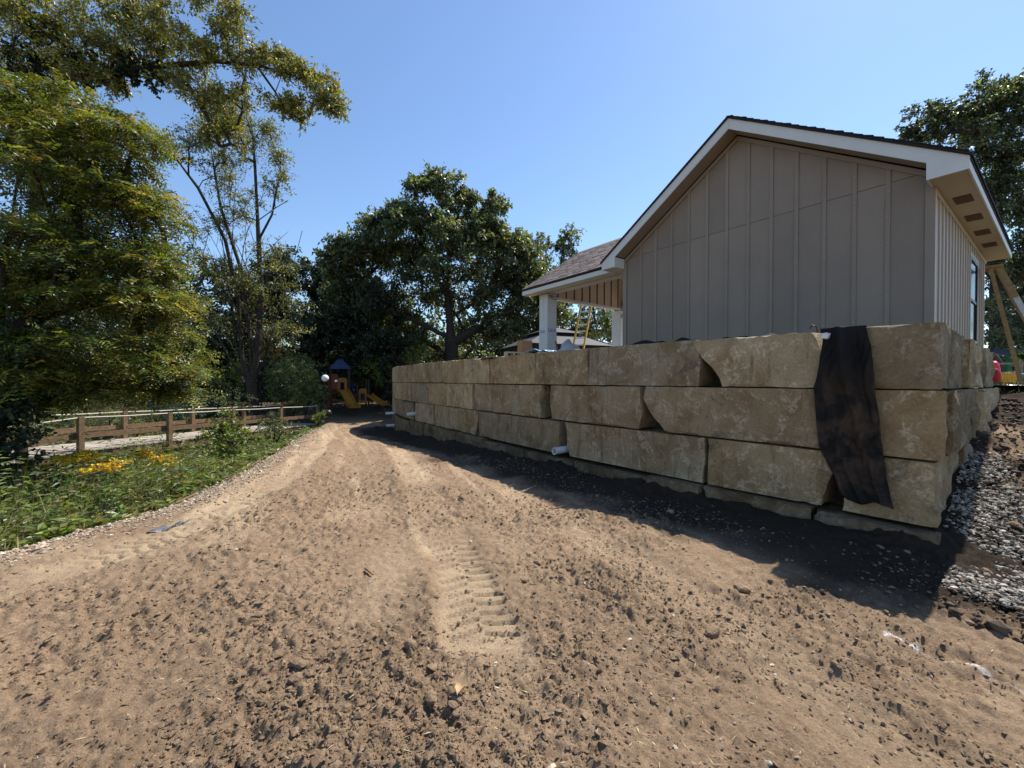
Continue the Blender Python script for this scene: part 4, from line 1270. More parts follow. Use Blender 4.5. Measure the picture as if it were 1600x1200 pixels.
# tall tree whose leafy limb reaches out over the sky
tY = 11.0
tb = at(30, 720, tY); tb[2] = -1.2
limb = [[tb, at(45, 500, tY), at(60, 250, tY), at(90, 130, tY), at(110, 40, tY), at(120, -60, tY)],
        [at(90, 140, tY), at(160, 125, tY), at(240, 112, tY), at(330, 103, tY), at(400, 108, tY), at(460, 125, tY), at(515, 165, tY)],
        [at(250, 112, tY), at(295, 140, tY), at(322, 185, tY), at(345, 235, tY)],
        [at(335, 103, tY), at(350, 70, tY), at(360, 30, tY)], [at(400, 108, tY), at(430, 150, tY), at(440, 170, tY)], [at(110, 40, tY), at(180, 10, tY), at(220, -40, tY)]]
ivyC = np.array([at(60 + 25 * math.sin(k), y, tY) for k, y in enumerate(range(40, 260, 14))] + [at(x, 118 + 6 * math.sin(x), tY) for x in range(100, 245, 14)])
ivy = clump_leaves(ivyC, np.full(len(ivyC), .42), 260, .10, DARK, .9, .5, .8)
tree('locust_tree', 'tall golden-green tree with a long leafy limb reaching across the sky', tb, limb, .12,
     [(60, 30, tY, 80, 44, 13, 0.52), (150, 20, tY, 57, 31, 9, 0.48), (20, 90, tY, 57, 50, 10, 0.52), (120, 80, tY, 69, 44, 12, 0.48), (190, 60, tY, 52, 31, 9, 0.46), (235, 45, tY, 34, 28, 8, 0.41), (270, 70, tY, 46, 31, 10, 0.41), (310, 90, tY, 40, 25, 10, 0.39), (290, 125, tY, 46, 22, 9, 0.37), (350, 60, tY, 25, 32, 8, 0.34), (372, 40, tY, 21, 22, 5, 0.30), (380, 100, tY, 32, 20, 8, 0.34), (330, 165, tY, 32, 28, 9, 0.37), (350, 215, tY, 32, 35, 12, 0.39), (385, 155, tY, 25, 22, 5, 0.30), (425, 95, tY, 29, 15, 8, 0.30), (455, 120, tY, 32, 20, 10, 0.32), (500, 145, tY, 32, 25, 12, 0.32), (475, 175, tY, 34, 28, 9, 0.30), (525, 180, tY, 18, 25, 6, 0.28), (440, 165, tY, 23, 12, 4, 0.25), (250, 15, tY, 57, 22, 9, 0.41), (30, 10, tY, 70, 40, 14, .5), (110, 120, tY, 80, 25, 9, .42), (180, 120, tY, 50, 20, 7, .4), (220, 90, tY, 50, 25, 8, .4), (330, 12, tY, 46, 18, 5, 0.34)],
     170, .10, GOLD, 'leaf', jit=.3, aspect=.42, flat=.9, shell=.1, extra=[ivy], tip=.006, w=None, K=12)

# leafy compound-leaved tree filling the near side of the picture
lb = np.array([-9.3, 7.2, -1.3])
ltrunk = [[lb, np.array([-9.2, 7.2, 1.0]), np.array([-9.0, 7.3, 3.2]), np.array([-8.8, 7.4, 5.4])], [np.array([-9.1, 7.25, 2.2]), at(60, 500, 7.4), at(150, 480, 7.6), at(240, 500, 7.9)], [np.array([-9.0, 7.3, 3.2]), at(60, 330, 7.5), at(160, 300, 7.8)], [np.array([-8.8, 7.4, 5.0]), at(60, 210, 7.6), at(150, 200, 7.8)]]
vineC = np.array([(-8.35 + .35 * math.sin(k * 2.1), 6.6 + .2 * math.cos(k), z) for k, z in enumerate(np.arange(-1.2, 2.4, .11))])
vine = clump_leaves(vineC, np.full(len(vineC), .5), 150, .09, DARK, .9, .3, .7)
inC, inR = lobes_to_clumps([(60, 300, 9.6, 110, 110, 26, .5), (150, 430, 9.6, 110, 120, 30, .5), (80, 560, 9.4, 110, 60, 22, .5), (200, 540, 9.8, 60, 60, 12, .45)])
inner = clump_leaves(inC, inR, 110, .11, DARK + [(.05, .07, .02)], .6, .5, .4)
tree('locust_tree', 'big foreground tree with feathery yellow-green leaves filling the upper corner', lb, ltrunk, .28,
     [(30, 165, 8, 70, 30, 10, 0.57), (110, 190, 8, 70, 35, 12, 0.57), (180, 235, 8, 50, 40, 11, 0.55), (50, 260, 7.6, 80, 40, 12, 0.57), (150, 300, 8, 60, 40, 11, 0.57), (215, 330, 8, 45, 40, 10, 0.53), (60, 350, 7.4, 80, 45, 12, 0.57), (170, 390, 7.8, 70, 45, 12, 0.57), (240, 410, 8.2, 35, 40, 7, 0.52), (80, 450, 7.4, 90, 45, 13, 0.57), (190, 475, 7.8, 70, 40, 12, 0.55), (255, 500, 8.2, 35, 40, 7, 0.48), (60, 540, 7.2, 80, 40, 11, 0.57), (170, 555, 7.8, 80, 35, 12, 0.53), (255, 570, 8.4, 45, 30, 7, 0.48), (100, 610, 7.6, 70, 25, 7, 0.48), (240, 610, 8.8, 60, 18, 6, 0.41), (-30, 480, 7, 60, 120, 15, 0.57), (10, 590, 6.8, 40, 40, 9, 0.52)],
     56, .088, LOCUST, 'leaf', jit=.3, frond=dict(L=.36, pairs=6, bias=(.3, -.1, -.1), droop=.28), extra=[vine, inner], tip=.010)

# ------------------------------------------------------------------ shrubs and undergrowth on the bank
def gz1(x, y): return float(base_z(np.array([x]), np.array([y]))[0])
def bush(name, label, cat, px, py, Y, rx, ry, n, r, per, L, cols, mat='leaf', group=None, aspect=.5, stems=True, w=None):
    c = at(px, py, Y)
    base = np.array([c[0], c[1], min(gz1(c[0], c[1]), c[2] - .1) if c[0] < 0 else c[2] - ry * Y / F_PX])
    o = empty(name, base); tag(o, label, cat, group)
    C, Rd = lobes_to_clumps([(px, py, Y, rx, ry, n, r)])
    crown_obj('foliage', [clump_leaves(C, Rd, per, L, cols, .8, .5, aspect, w)], mat, o, base)
    V, F = skeleton([base, base + np.array([0, 0, .3])], .04, C, .006)
    link('stem', fast_mesh('stem', V - base, F, True), MT['bark'], o)
    return o
bush('leafy_shrub', 'leafy green shrub growing against the middle of the footbridge', 'shrub', 352, 690, 9.6, 38, 32, 16, .3, 190, .075, MIDG + YGRN)
bush('leafy_shrub', 'low green shrub at the right end of the footbridge railing', 'shrub', 428, 668, 14, 30, 14, 8, .3, 130, .09, OAK + MIDG)
bush('leafy_shrub', 'pale feathery shrub just left of the lamp post', 'shrub', 462, 590, 22, 40, 42, 18, .6, 190, .12, YGRN + OAK)
bush('leafy_shrub', 'yellowing sapling with orange leaves behind the many-stemmed trunk', 'shrub', 425, 545, 24, 30, 30, 10, .6, 150, .13, [(.50, .22, .04), (.42, .27, .04), (.24, .24, .04)])
bush('leafy_shrub', 'yellow-green sapling left of the many-stemmed trunk', 'shrub', 345, 575, 24, 45, 40, 14, .7, 170, .14, YGRN + [(.34, .28, .04)])
bush('leafy_shrub', 'bright green shrub over the far end of the stone wall', 'shrub', 600, 592, 27, 45, 26, 16, .6, 180, .13, YGRN + MIDG)
bush('leafy_shrub', 'bright green sprig in front of the oak trunk', 'shrub', 652, 560, 27, 22, 20, 7, .5, 150, .13, YGRN)
bush('leafy_shrub', 'dark shrub between playground and wall end', 'shrub', 605, 622, 27, 20, 22, 8, .55, 160, .13, DARK)
bush('leafy_shrub', 'small yellow-green weed clump at the foot of the lamp post', 'shrub', 497, 655, 19.5, 10, 8, 5, .22, 90, .07, YGRN)
bush('leafy_shrub', 'brownish seeding bush behind the near bridge railing', 'shrub', 185, 640, 15, 60, 22, 14, .42, 140, .06, [(.16, .11, .07), (.13, .11, .06), (.09, .10, .04)], aspect=.25)
bush('leafy_shrub', 'low green growth behind the middle of the bridge', 'shrub', 330, 632, 19, 60, 18, 14, .5, 150, .1, OAK + MIDG)
bush('leafy_shrub', 'dark leaning bush at the left end of the bridge', 'shrub', 15, 640, 10, 40, 45, 12, .4, 170, .09, DARK + OAK)

for (lab, px, py, Y, rx, ry, n_, cols_) in [
    ('dark bush filling the space left of the split trunk base', 330, 612, 27, 50, 26, 20, DARK + MIDG),
    ('dark bush right behind the split trunk base', 405, 610, 27, 40, 26, 18, DARK),
    ('sunny light green bush between split trunk and lamp post', 455, 602, 23.5, 36, 40, 26, YGRN + OAK),
    ('shaggy pale green bush touching the lamp post', 482, 622, 21.5, 24, 22, 12, OAK + YGRN),
    ('dark bush behind the lamp post', 500, 606, 27.5, 30, 28, 14, DARK),
    ('dark bush under the leafy foreground tree behind the bridge', 215, 618, 26.5, 50, 22, 18, DARK + MIDG),
    ('dark bush at the far left behind the bridge', 120, 616, 24, 60, 28, 20, DARK)]:
    bush('understory_bush', lab, 'shrub', px, py, Y, rx, ry, n_, .62, 190, .13, cols_, 'leaf')
def stem_field(n, xr, yr, topfun, cols, leafL, per, wts=None, aspect=.4, keep=None):
    x = rng.uniform(*xr, n); y = rng.uniform(*yr, n)
    d = edge_x(y) - x
    k = (d > .12) & (keep(x, y, d) if keep else True)
    x, y, d = x[k], y[k], d[k]
    z0 = base_z(x, y)
    top = topfun(x, y, d)
    h = np.maximum(.1, (top - z0) * rng.uniform(.45, 1.08, len(x)))
    h *= np.minimum(1, .25 + d / 1.1)
    lean = rng.standard_normal((len(x), 2)) * .16
    n2 = len(x)
    t = rng.uniform(.15, 1, (n2, per)) ** .7
    P = np.stack([x[:, None] + lean[:, :1] * t * h[:, None], y[:, None] + lean[:, 1:] * t * h[:, None], z0[:, None] + h[:, None] * t], -1).reshape(-1, 3)
    az = rng.uniform(0, 2 * np.pi, n2 * per)
    D = unit(np.stack([np.cos(az), np.sin(az), rng.uniform(-.35, .5, n2 * per)], 1))
    N = unit(np.stack([rng.normal(0, .35, n2 * per), rng.normal(0, .35, n2 * per), np.ones(n2 * per)], 1))
    V, F = leaf_quads(P, D, N, leafL * rng.uniform(.6, 1.4, n2 * per), leafL * aspect * rng.uniform(.7, 1.2, n2 * per), .06)
    ct = tints(n2, cols, .25, wts)
    return V, F, np.repeat(ct, per, 0) * (1 + .15 * rng.standard_normal((n2 * per, 1)).clip(-2, 2))
bd0 = np.array([.57, 2.3]) / math.hypot(.57, 2.3)
topf = lambda x, y, d: np.interp(y, [2, 4, 7, 11, 20], [.32, .24, .2, -.3, -.45]) + .42 * vn2(x, y, 1.0, 51) + .15 * vn2(x, y, 3, 53) - .08
WEED = [(.12, .165, .035), (.16, .21, .045), (.08, .12, .03), (.20, .225, .055), (.14, .12, .05)]
und = [stem_field(4600, (-12, -3.8), (2.2, 9.5), topf, WEED, .115, 13, keep=lambda x, y, d: d < 5),
       stem_field(2600, (-14, -5), (9.5, 20), lambda x, y, d: topf(x, y, d) - .15, WEED, .13, 11, keep=lambda x, y, d: d < 6),
       stem_field(1500, (-7, -3.8), (2.4, 8.5), lambda x, y, d: topf(x, y, d) - .05, [(.16, .13, .06), (.2, .16, .08), (.12, .12, .04)], .10, 8, aspect=.12, keep=lambda x, y, d: d < 2.2),
       stem_field(6800, (-32, -9), (13, 29), lambda x, y, d: base_z(x, y) + .75 + .4 * vn2(x, y, .8, 55), WEED + OAK + DARK, .16, 11, keep=lambda x, y, d: (d > 2.6) & (np.abs((x + 12.07) * bd0[1] - (y - 11.5) * bd0[0] + .9) > 1.4))]
und.append(stem_field(2600, (-10, -4), (2.6, 12), lambda x, y, d: topf(x, y, d) + .42, WEED + OAK, .10, 16, aspect=.3, keep=lambda x, y, d: (d < 4.5) & (d > .5) & (vn2(x, y, 1.4, 52) > .05)))
n_ = 9000; xg = rng.uniform(-9, -3.8, n_); yg = rng.uniform(2.2, 11, n_); dg = edge_x(yg) - xg; kg = (dg > .05) & (dg < 3.5); xg, yg, dg = xg[kg], yg[kg], dg[kg]
hg = np.maximum(.12, (topf(xg, yg, dg) - base_z(xg, yg)) * rng.uniform(.5, 1.25, len(xg))) * np.minimum(1, .3 + dg / 1.2)
Dg = unit(np.stack([rng.normal(0, .28, len(xg)), rng.normal(0, .28, len(xg)), np.ones(len(xg))], 1))
Vq, Fq = leaf_quads(np.stack([xg, yg, base_z(xg, yg)], 1), Dg, unit(rand_dir(len(xg)) * np.array([1, 1, .1])), hg, .014)
und.append((Vq, Fq, tints(len(xg), WEED + [(.3, .25, .12), (.24, .19, .1)])))
V, F, T = merge(und)
tag(link('undergrowth', fast_mesh('undergrowth', V, F, False, np.clip(T, .004, .9)), MT['leaf']), 'tangled green weeds covering the creek bank', 'weeds', kind='stuff')

# goldenrod in flower
def goldenrod(label, px, py, Y, n, spread):
    top = at(px, py, Y)
    zb = gz1(top[0], top[1])
    base = np.array([top[0], top[1], zb])
    o = empty('goldenrod_plant', base); tag(o, label, 'flower', 'goldenrod on the creek bank')
    mb = MB(); LP, LD, FP = [], [], []
    for k in range(n):
        b = base + np.array([rng.normal(0, .06), rng.normal(0, .06), 0])
        t = top + np.array([rng.normal(0, spread), rng.normal(0, spread), rng.normal(0, .05)])
        m_ = (b + t) / 2 + rng.normal(0, .03, 3)
        mb.tube([b, m_, t], [.006, .005, .003], 4)
        for q in range(12):
            u = rng.uniform(.2, .9); LP.append(b + (t - b) * u); LD.append(rand_dir(1)[0] * np.array([1, 1, .3]))
        for q in range(7):
            az = rng.uniform(0, 6.28); a_ = np.array([math.cos(az), math.sin(az), .35]) * rng.uniform(.08, .2)
            for u in np.linspace(.1, 1, 12):
                FP.append(t + a_ * u + np.array([0, 0, .06 * u - .05 * u * u]) + rng.normal(0, .008, 3))
    for i in range(len(mb.V)): mb.V[i] = tuple(np.array(mb.V[i]) - base)
    mb.build('stem', MT['stick'], o)
    LP, LD, FP = np.array(LP), unit(np.array(LD)), np.array(FP)
    Vl, Fl = leaf_quads(LP, LD, unit(rand_dir(len(LP)) * .4 + np.array([0, 0, 1.0])), .1, .02)
    link('leaves', fast_mesh('leaves', Vl - base, Fl, False, tints(len(LP), WEED)), MT['leaf'], o)
    Vf, Ff = leaf_quads(FP, rand_dir(len(FP)), rand_dir(len(FP)), .045, .04)
    link('blossom', fast_mesh('blossom', Vf - base, Ff, False, tints(len(FP), [(.75, .52, .02), (.68, .46, .02)], .12)), MT['leaf'], o)
goldenrod('goldenrod with the largest yellow bloom below the near bridge post', 122, 724, 7.2, 9, .13)
goldenrod('small goldenrod right of the largest yellow bloom', 164, 728, 7.6, 4, .06)
goldenrod('loose pale goldenrod below the middle bridge post', 218, 718, 8.2, 6, .1)
goldenrod('goldenrod in the middle of the weeds in front of the bridge deck', 176, 742, 6.6, 6, .1)
goldenrod('goldenrod close to the leafy shrub by the bridge', 255, 724, 8.4, 5, .09)
goldenrod('goldenrod nearest the picture edge below the bridge ramp', 66, 740, 7.4, 4, .08)

# broad-leaved plants at the edge of the gravel
def broadleaf(label, px, py, Y, n, L):
    c = at(px, py, Y); zb = gz1(c[0], c[1])
    base = np.array([c[0], c[1], zb])
    o = empty('broadleaf_plant', base); tag(o, label, 'plant', 'broad-leaved plants on the bank')
    mbx = MB()
    for k in range(n):
        az = rng.uniform(0, 6.28); d = np.array([math.cos(az), math.sin(az), 0])
        hgt = (c[2] - zb) * rng.uniform(.6, 1.1)
        root = d * .04
        p = d * rng.uniform(.08, .3) + np.array([0, 0, hgt])
        mbx.tube([root, (root + p) / 2 + np.array([0, 0, .05]), p], [.006, .005, .004], 4)
        tip = p + d * L * .9 + np.array([0, 0, -.2 * L]); S = np.array([-d[1], d[0], 0])
        rows_ = [(0, .0, 0), (.2, .32, .02), (.45, .42, .03), (.75, .25, .0), (1, .0, -.06)]
        Vv = []
        for u, w_, zz in rows_:
            q = p + (tip - p) * u + np.array([0, 0, zz])
            Vv += [q + S * w_ * L * .8, q - np.array([0, 0, .02]), q - S * w_ * L * .8]
        Ff = []
        for i in range(4):
            Ff += [(3 * i, 3 * i + 1, 3 * i + 4, 3 * i + 3), (3 * i + 1, 3 * i + 2, 3 * i + 5, 3 * i + 4)]
        link('broad_leaf', fast_mesh('broad_leaf', np.array(Vv), np.array(Ff), True, np.repeat(tints(1, [(.13, .19, .05), (.16, .22, .06)], .15), 8, 0)), MT['leaf'], o)
    mbx.build('stem', MT['stick'], o)
for i, (px, py, Y, n, L, lab) in enumerate([(105, 795, 5.4, 9, .16, 'broad-leaved plant in front of the goldenrod, widest pale leaves'), (135, 812, 5.0, 8, .14, 'broad-leaved plant hugging the gravel edge, lowest of the group'), (160, 800, 5.4, 7, .16, 'broad-leaved plant with drooping leaves beside the gravel strip'), (85, 775, 6.0, 8, .14, 'broad-leaved plant further back among the weeds'), (150, 765, 6.4, 7, .13, 'broad-leaved plant under the small goldenrod')]):
    broadleaf(lab, px, py, Y, n, L)
# bare twiggy brush by the bridge
def brush(label, px, py, Y, n, h):
    c = at(px, py, Y); base = np.array([c[0], c[1], gz1(c[0], c[1])])
    o_ = MB()
    for k in range(n):
        d = rand_dir(1)[0]; d[2] = abs(d[2]) + .5
        d = d / np.linalg.norm(d) * h * rng.uniform(.5, 1.1)
        b = rng.normal(0, .12, 3) * np.array([1, 1, 0])
        pts = [b, b + d * .5 + rng.normal(0, .06, 3), b + d]
        o_.tube(pts, [.008, .006, .003], 3)
        for q in range(3):
            s_ = b + d * rng.uniform(.4, .9)
            o_.tube([s_, s_ + (rand_dir(1)[0] + d * .3) * .25], [.004, .002], 3)
    ob = o_.build('dead_brush', MT['bark_light'], None)
    ob.location = base
    tag(ob, label, 'brush', 'bare brush along the bank')
brush('bare grey brush hanging over the bank below the shrub', 300, 742, 8.6, 30, .75)
brush('tangle of dry stalks leaning on the bridge near its right end', 400, 690, 12.0, 22, 1.0)
brush('dry stalks standing behind the bridge beside the split trunk', 425, 600, 20, 26, 1.9)

# ------------------------------------------------------------------ footbridge
br = empty('footbridge', (-12.07, 11.5, -.5))
tag(br, 'weathered wooden footbridge with post-and-rail sides over the creek', 'bridge')
bd = np.array([.57, 2.3]); bd /= np.linalg.norm(bd)
bn = np.array([-bd[1], bd[0]])
bo = np.array([-12.07, 11.5, -.5])
def bp(s, q, z):
    """local bridge coordinates: along, across (away from the camera), up"""
    return np.array([bd[0] * s + bn[0] * q, bd[1] * s + bn[1] * q, z - .022 * s if s > 0 else z + .075 * s])
BWD = 1.9
mbx = MB()
pl_meshes = []
for s in np.arange(-2.3, 9.7, .147):
    mbx = MB()
    dz = random.uniform(-.008, .008); w = .122
    P = [bp(s, -.06 + random.uniform(-.02, .02), 0 + dz), bp(s, BWD + .06, dz)]
    mbx.bar(P[0], P[1], w, .038)
    mbx.build('plank', MT['plank_wood'], br)
for q in (.0, BWD):
    for s0, s1 in ((-2.3, 0), (0, 9.6)):
        mbx = MB(); mbx.bar(bp(s0, q, -.14), bp(s1 - .002, q, -.14), .05, .23); mbx.build('beam', MT['bridge_wood'], br)
for q, sgn in ((-.06, 1), (BWD + .06, 1)):
    posts = [0.0, 2.37, 4.74, 7.11, 9.48]
    for s in posts:
        mbx = MB(); a0 = bp(s, q, -.25); mbx.bar(a0, a0 + np.array([0, 0, 1.2]), .125, .125, (bd[0], bd[1], 0)); mbx.build('post', MT['bridge_wood'], br)
    for s0, s1 in zip([-2.3] + posts[:-1], posts):
        mbx = MB(); mbx.bar(bp(s0, q + .07, .42), bp(s1 - .004, q + .07, .42), .04, .145); mbx.build('middle_rail', MT['bridge_wood'], br)
        mbx = MB(); mbx.tube([bp(s0, q, .93), bp((s0 + s1) / 2, q, .915), bp(s1, q, .93)], .022, 6); mbx.build('hand_rail', MT['rope'], br)
for s in (0.0, 4.74, 9.2):
    for q in (.1, BWD - .1):
        a0 = bp(s, q, -.2); zb = gz1(bo[0] + a0[0], bo[1] + a0[1]) - bo[2] - .3
        if zb < a0[2] - .1:
            mbx = MB(); mbx.bar(a0, (a0[0], a0[1], zb), .14, .14, (bd[0], bd[1], 0)); mbx.build('pier', MT['bridge_wood'], br)
mb = MB(); mb.tube([at(40, 721, 9.5), at(120, 722, 9.6), at(215, 720, 9.8)], .006, 4); o = mb.build('wire', MT['rope'], None)
tag(o, 'thin taut wire strung below the footbridge deck', 'wire')
# curved pale drain hose in the weeds
mb = MB(); cc = at(281, 748, 7.3)
mb.tube([cc + np.array([.14 * math.cos(t) , .05 * math.sin(t), .11 * math.sin(t)]) for t in np.linspace(.1, 2.9, 9)], .022, 8)
tag(mb.build('drain_hose', MT['plastic_grey'], None, True), 'short arched grey hose poking from the weeds', 'hose')

# ------------------------------------------------------------------ playground, lamp, shed
pY = 25.0
pg0 = at(535, 640, pY)
play = empty('playground_tower', pg0)
tag(play, 'playground climbing tower with blue peaked roof and yellow slides under the trees', 'playground')
def pl(x, y, dY=0): return at(x, y, pY + dY) - pg0
mpx = pY / F_PX
for (x, dY) in ((517, -.5), (545, -.5), (519, .7), (546, .7)):
    mb = MB(); mb.tube([pl(x, 643, dY), pl(x, 575, dY)], .055, 8); mb.build('post', MT['play_brown'], play)
mb = MB(); cx, cz = pl(531, 567, .1), None
c1 = [pl(514, 580, -.7), pl(548, 580, -.7), pl(548, 580, .9), pl(514, 580, .9)]
apex = [pl(527, 565, -.05), pl(535, 565, -.05), pl(535, 565, .25), pl(527, 565, .25)]
mb.add([*c1, *apex], [(0, 1, 5, 4), (1, 2, 6, 5), (2, 3, 7, 6), (3, 0, 4, 7), (4, 5, 6, 7), (3, 2, 1, 0)]); mb.build('peaked_roof', MT['play_blue'], play)
mb = MB(); a, b = pl(515, 614, -.6), pl(547, 617, .8); mb.box(a[0], b[0], a[1], b[1], min(a[2], b[2]), max(a[2], b[2])); mb.build('platform', MT['play_brown'], play)
for (x0, x1, y0, y1, dY, m_) in ((518, 528, 588, 612, -.62, 'play_red'), (512, 520, 595, 640, -.2, 'play_red'), (520, 545, 592, 610, .75, 'play_blue'), (546, 553, 600, 636, .5, 'play_blue'), (553, 560, 618, 638, .3, 'play_red')):
    mb = MB(); a, b = pl(x0, y1, dY), pl(x1, y0, dY); mb.box(a[0], b[0], a[1] - .02, a[1] + .02, a[2], b[2]); mb.build('panel', MT[m_], play)
# slide hood: arched opening
hood = []
def ringpanel(x0, x1, y0, y1, hx0, hx1, hy0, hy1, dY, mat, name):
    mb = MB()
    a, b = pl(x0, y1, dY), pl(x1, y0, dY); h0, h1 = pl(hx0, hy1, dY), pl(hx1, hy0, dY)
    th = .04; y_ = a[1]
    mb.box(a[0], h0[0], y_ - th, y_ + th, a[2], b[2]); mb.box(h1[0], b[0], y_ - th, y_ + th, a[2], b[2])
    mb.box(h0[0], h1[0], y_ - th, y_ + th, h1[2], b[2]); mb.box(h0[0], h1[0], y_ - th, y_ + th, a[2], h0[2])
    cxm, rr_ = (a[0] + b[0]) / 2, (b[0] - a[0]) / 2
    mb.prism([(cxm + rr_ * math.cos(t), b[2] + .45 * rr_ * math.sin(t)) for t in np.linspace(0, math.pi, 9)], 1, y_ - th, y_ + th)
    return mb.build(name, MT[mat], play)
ringpanel(528, 542, 597, 616, 531.5, 538.5, 601, 613, -.7, 'play_yellow', 'slide_hood')
def slide(pts, w, name):
    mb = MB(); n = len(pts)
    P = np.array(pts); side = np.array([.78, .0, 0]) ; 
    prof = [(-w / 2, .16), (-w / 2 + .05, .16), (-w / 2 + .07, .03), (w / 2 - .07, .03), (w / 2 - .05, .16), (w / 2, .16), (w / 2, -.03), (-w / 2, -.03)]
    d = P[-1] - P[0]; d[2] = 0; d /= np.linalg.norm(d); sv = np.array([-d[1], d[0], 0])
    V = []
    for p in P:
        for u, h in prof: V.append(p + sv * u + np.array([0, 0, h]))
    k = len(prof); F = []
    for i in range(n - 1):
        for j in range(k): F.append((i * k + j, i * k + (j + 1) % k, (i + 1) * k + (j + 1) % k, (i + 1) * k + j))
    F += [tuple(range(k))[::-1], tuple(range((n - 1) * k, n * k))]
    mb.add(V, F); return mb.build(name, MT['play_yellow'], play)
slide([pl(534, 613, -.7), pl(538, 616, -.9), pl(545, 628, -1.5), pl(549, 637, -1.9), pl(553, 640, -2.2), pl(556, 640, -2.4)], .55, 'slide')
ringpanel(561, 573, 613, 633, 563.5, 570.5, 618, 629, 0, 'play_yellow', 'window_panel')
mb = MB(); a, b = pl(563.5, 629, .03), pl(570.5, 618, .03); mb.box(a[0], b[0], a[1], a[1] + .02, a[2], b[2]); mb.build('window_pane', MT['play_blue'], play)
for x in (558, 576, 572):
    mb = MB(); mb.tube([pl(x, 642, .15), pl(x, 596 if x != 558 else 606, .15)], .055, 8); mb.build('post', MT['play_brown'], play)
slide([pl(577, 622, .2), pl(584, 626, .1), pl(594, 633, 0), pl(602, 636, -.1)], .5, 'slide')
# lamp post
lY = 20.5
l0 = at(507, 644, lY)
lamp = empty('lamp_post', l0); tag(lamp, 'black garden lamp post with white globe beside the path', 'lamp post')
def ll(x, y, dY=0): return at(x, y, lY + dY) - l0
mb = MB(); mb.tube([ll(507, 645), ll(507, 640), ll(507, 636), ll(507, 605), ll(507, 598)], [.11, .1, .045, .035, .03], 10); mb.build('pole', MT['black_metal'], lamp)
mb = MB(); mb.tube([ll(502, 600), ll(507, 602), ll(512, 601), ll(518, 599)], .014, 6); mb.build('arm', MT['black_metal'], lamp)
def sphere(name, c, r, mat, parent=None, sub=3, sc=(1, 1, 1)):
    bm = bmesh.new(); bmesh.ops.create_icosphere(bm, subdivisions=sub, radius=r)
    for v in bm.verts: v.co = Vector((v.co.x * sc[0] + c[0], v.co.y * sc[1] + c[1], v.co.z * sc[2] + c[2]))
    for f in bm.faces: f.smooth = True
    me = bpy.data.meshes.new(name); bm.to_mesh(me); bm.free()
    return link(name, me, MT[mat], parent)
sphere('globe', ll(508, 594.5), .17, 'globe', lamp)
sphere('lamp_finial', ll(525, 599, .6), .07, 'globe', lamp, 2)
mb = MB(); c = at(512, 652, 19.8); mb.tube([c + np.array([0, 0, -.05]), c + np.array([0, 0, .12]), c + np.array([0, 0, .24])], [.2, .19, .13], 10)
tag(mb.build('planter_pot', MT['black_metal'], None, True), 'dark rounded pot at the foot of the lamp post', 'pot')
# teal shed
sY = 25.0
s0 = at(258, 650, sY)
shed = empty('garden_shed', s0); tag(shed, 'small teal shed with yellow trim glimpsed through the leaves', 'shed')
def sh(x, y, dY=0): return at(x, y, sY + dY) - s0
a, b = sh(228, 660), sh(288, 612)
mb = MB(); mb.box(a[0], b[0], a[1], a[1] + 2.2, a[2], b[2]); mb.build('wall', MT['teal'], shed)
mb = MB(); mb.prism([(a[1] - .25, b[2] - .02), (a[1] + 1.1, b[2] + .85), (a[1] + 2.45, b[2] - .02), (a[1] + 2.45, b[2] + .08), (a[1] + 1.1, b[2] + .97), (a[1] - .25, b[2] + .08)], 0, a[0] - .3, b[0] + .2); mb.build('roof', MT['roof_grey'], shed)
for x in (229, 286.5):
    c0_, c1_ = sh(x - 1.2, 660), sh(x + 1.2, 612); mb = MB(); mb.box(c0_[0], c1_[0], c0_[1] - .03, c0_[1] - .002, c0_[2], c1_[2] - .03); mb.build('corner_board', MT['yellow_trim'], shed)
c0_, c1_ = sh(243, 640), sh(262, 620); mb = MB(); mb.box(c0_[0], c1_[0], c0_[1] - .03, c0_[1] - .002, c0_[2], c1_[2]); wn_ = mb.build('window', MT['yellow_trim'], shed)
c0_, c1_ = sh(245, 638), sh(260, 622); mb = MB(); mb.box(c0_[0], c1_[0], c0_[1] - .04, c0_[1] - .031, c0_[2], c1_[2]); mb.build('pane', MT['glass'], wn_)
# distant neighbour's house between the trunks
hY = 46.0
h0 = at(580, 620, hY); far_h = empty('distant_house', h0); tag(far_h, 'pale grey house with red-brown roof far behind the trees', 'house')
def fh(x, y, dY=0): return at(x, y, hY + dY) - h0
a, b = fh(560, 640), fh(610, 555)
mb = MB(); mb.box(a[0], b[0], a[1], a[1] + 5, a[2], b[2]); mb.build('wall', MT['house_far'], far_h)
mb = MB(); mb.prism([(a[1] - .4, b[2]), (a[1] + 2.5, b[2] + 1.6), (a[1] + 5.4, b[2])], 0, a[0] - .4, b[0] + .4); mb.build('roof', MT['roof_grey'], far_h)
c0_, c1_ = fh(568, 640, -2), fh(600, 578, -2)
mb = MB(); mb.prism([(c0_[1] - 1.2, c1_[2] - .6), (c0_[1] + 1.2, c1_[2] + .3), (c0_[1] + 1.2, c1_[2] + .15), (c0_[1] - 1.2, c1_[2] - .75)], 0, c0_[0], c1_[0]); mb.build('porch_roof', MT['roof_red'], far_h)
for x in (572, 590):
    c0_, c1_ = fh(x, 575), fh(x + 8, 562); mb = MB(); mb.box(c0_[0], c1_[0], c0_[1] - .05, c0_[1] - .002, c0_[2], c1_[2]); mb.build('window', MT['glass'], far_h)

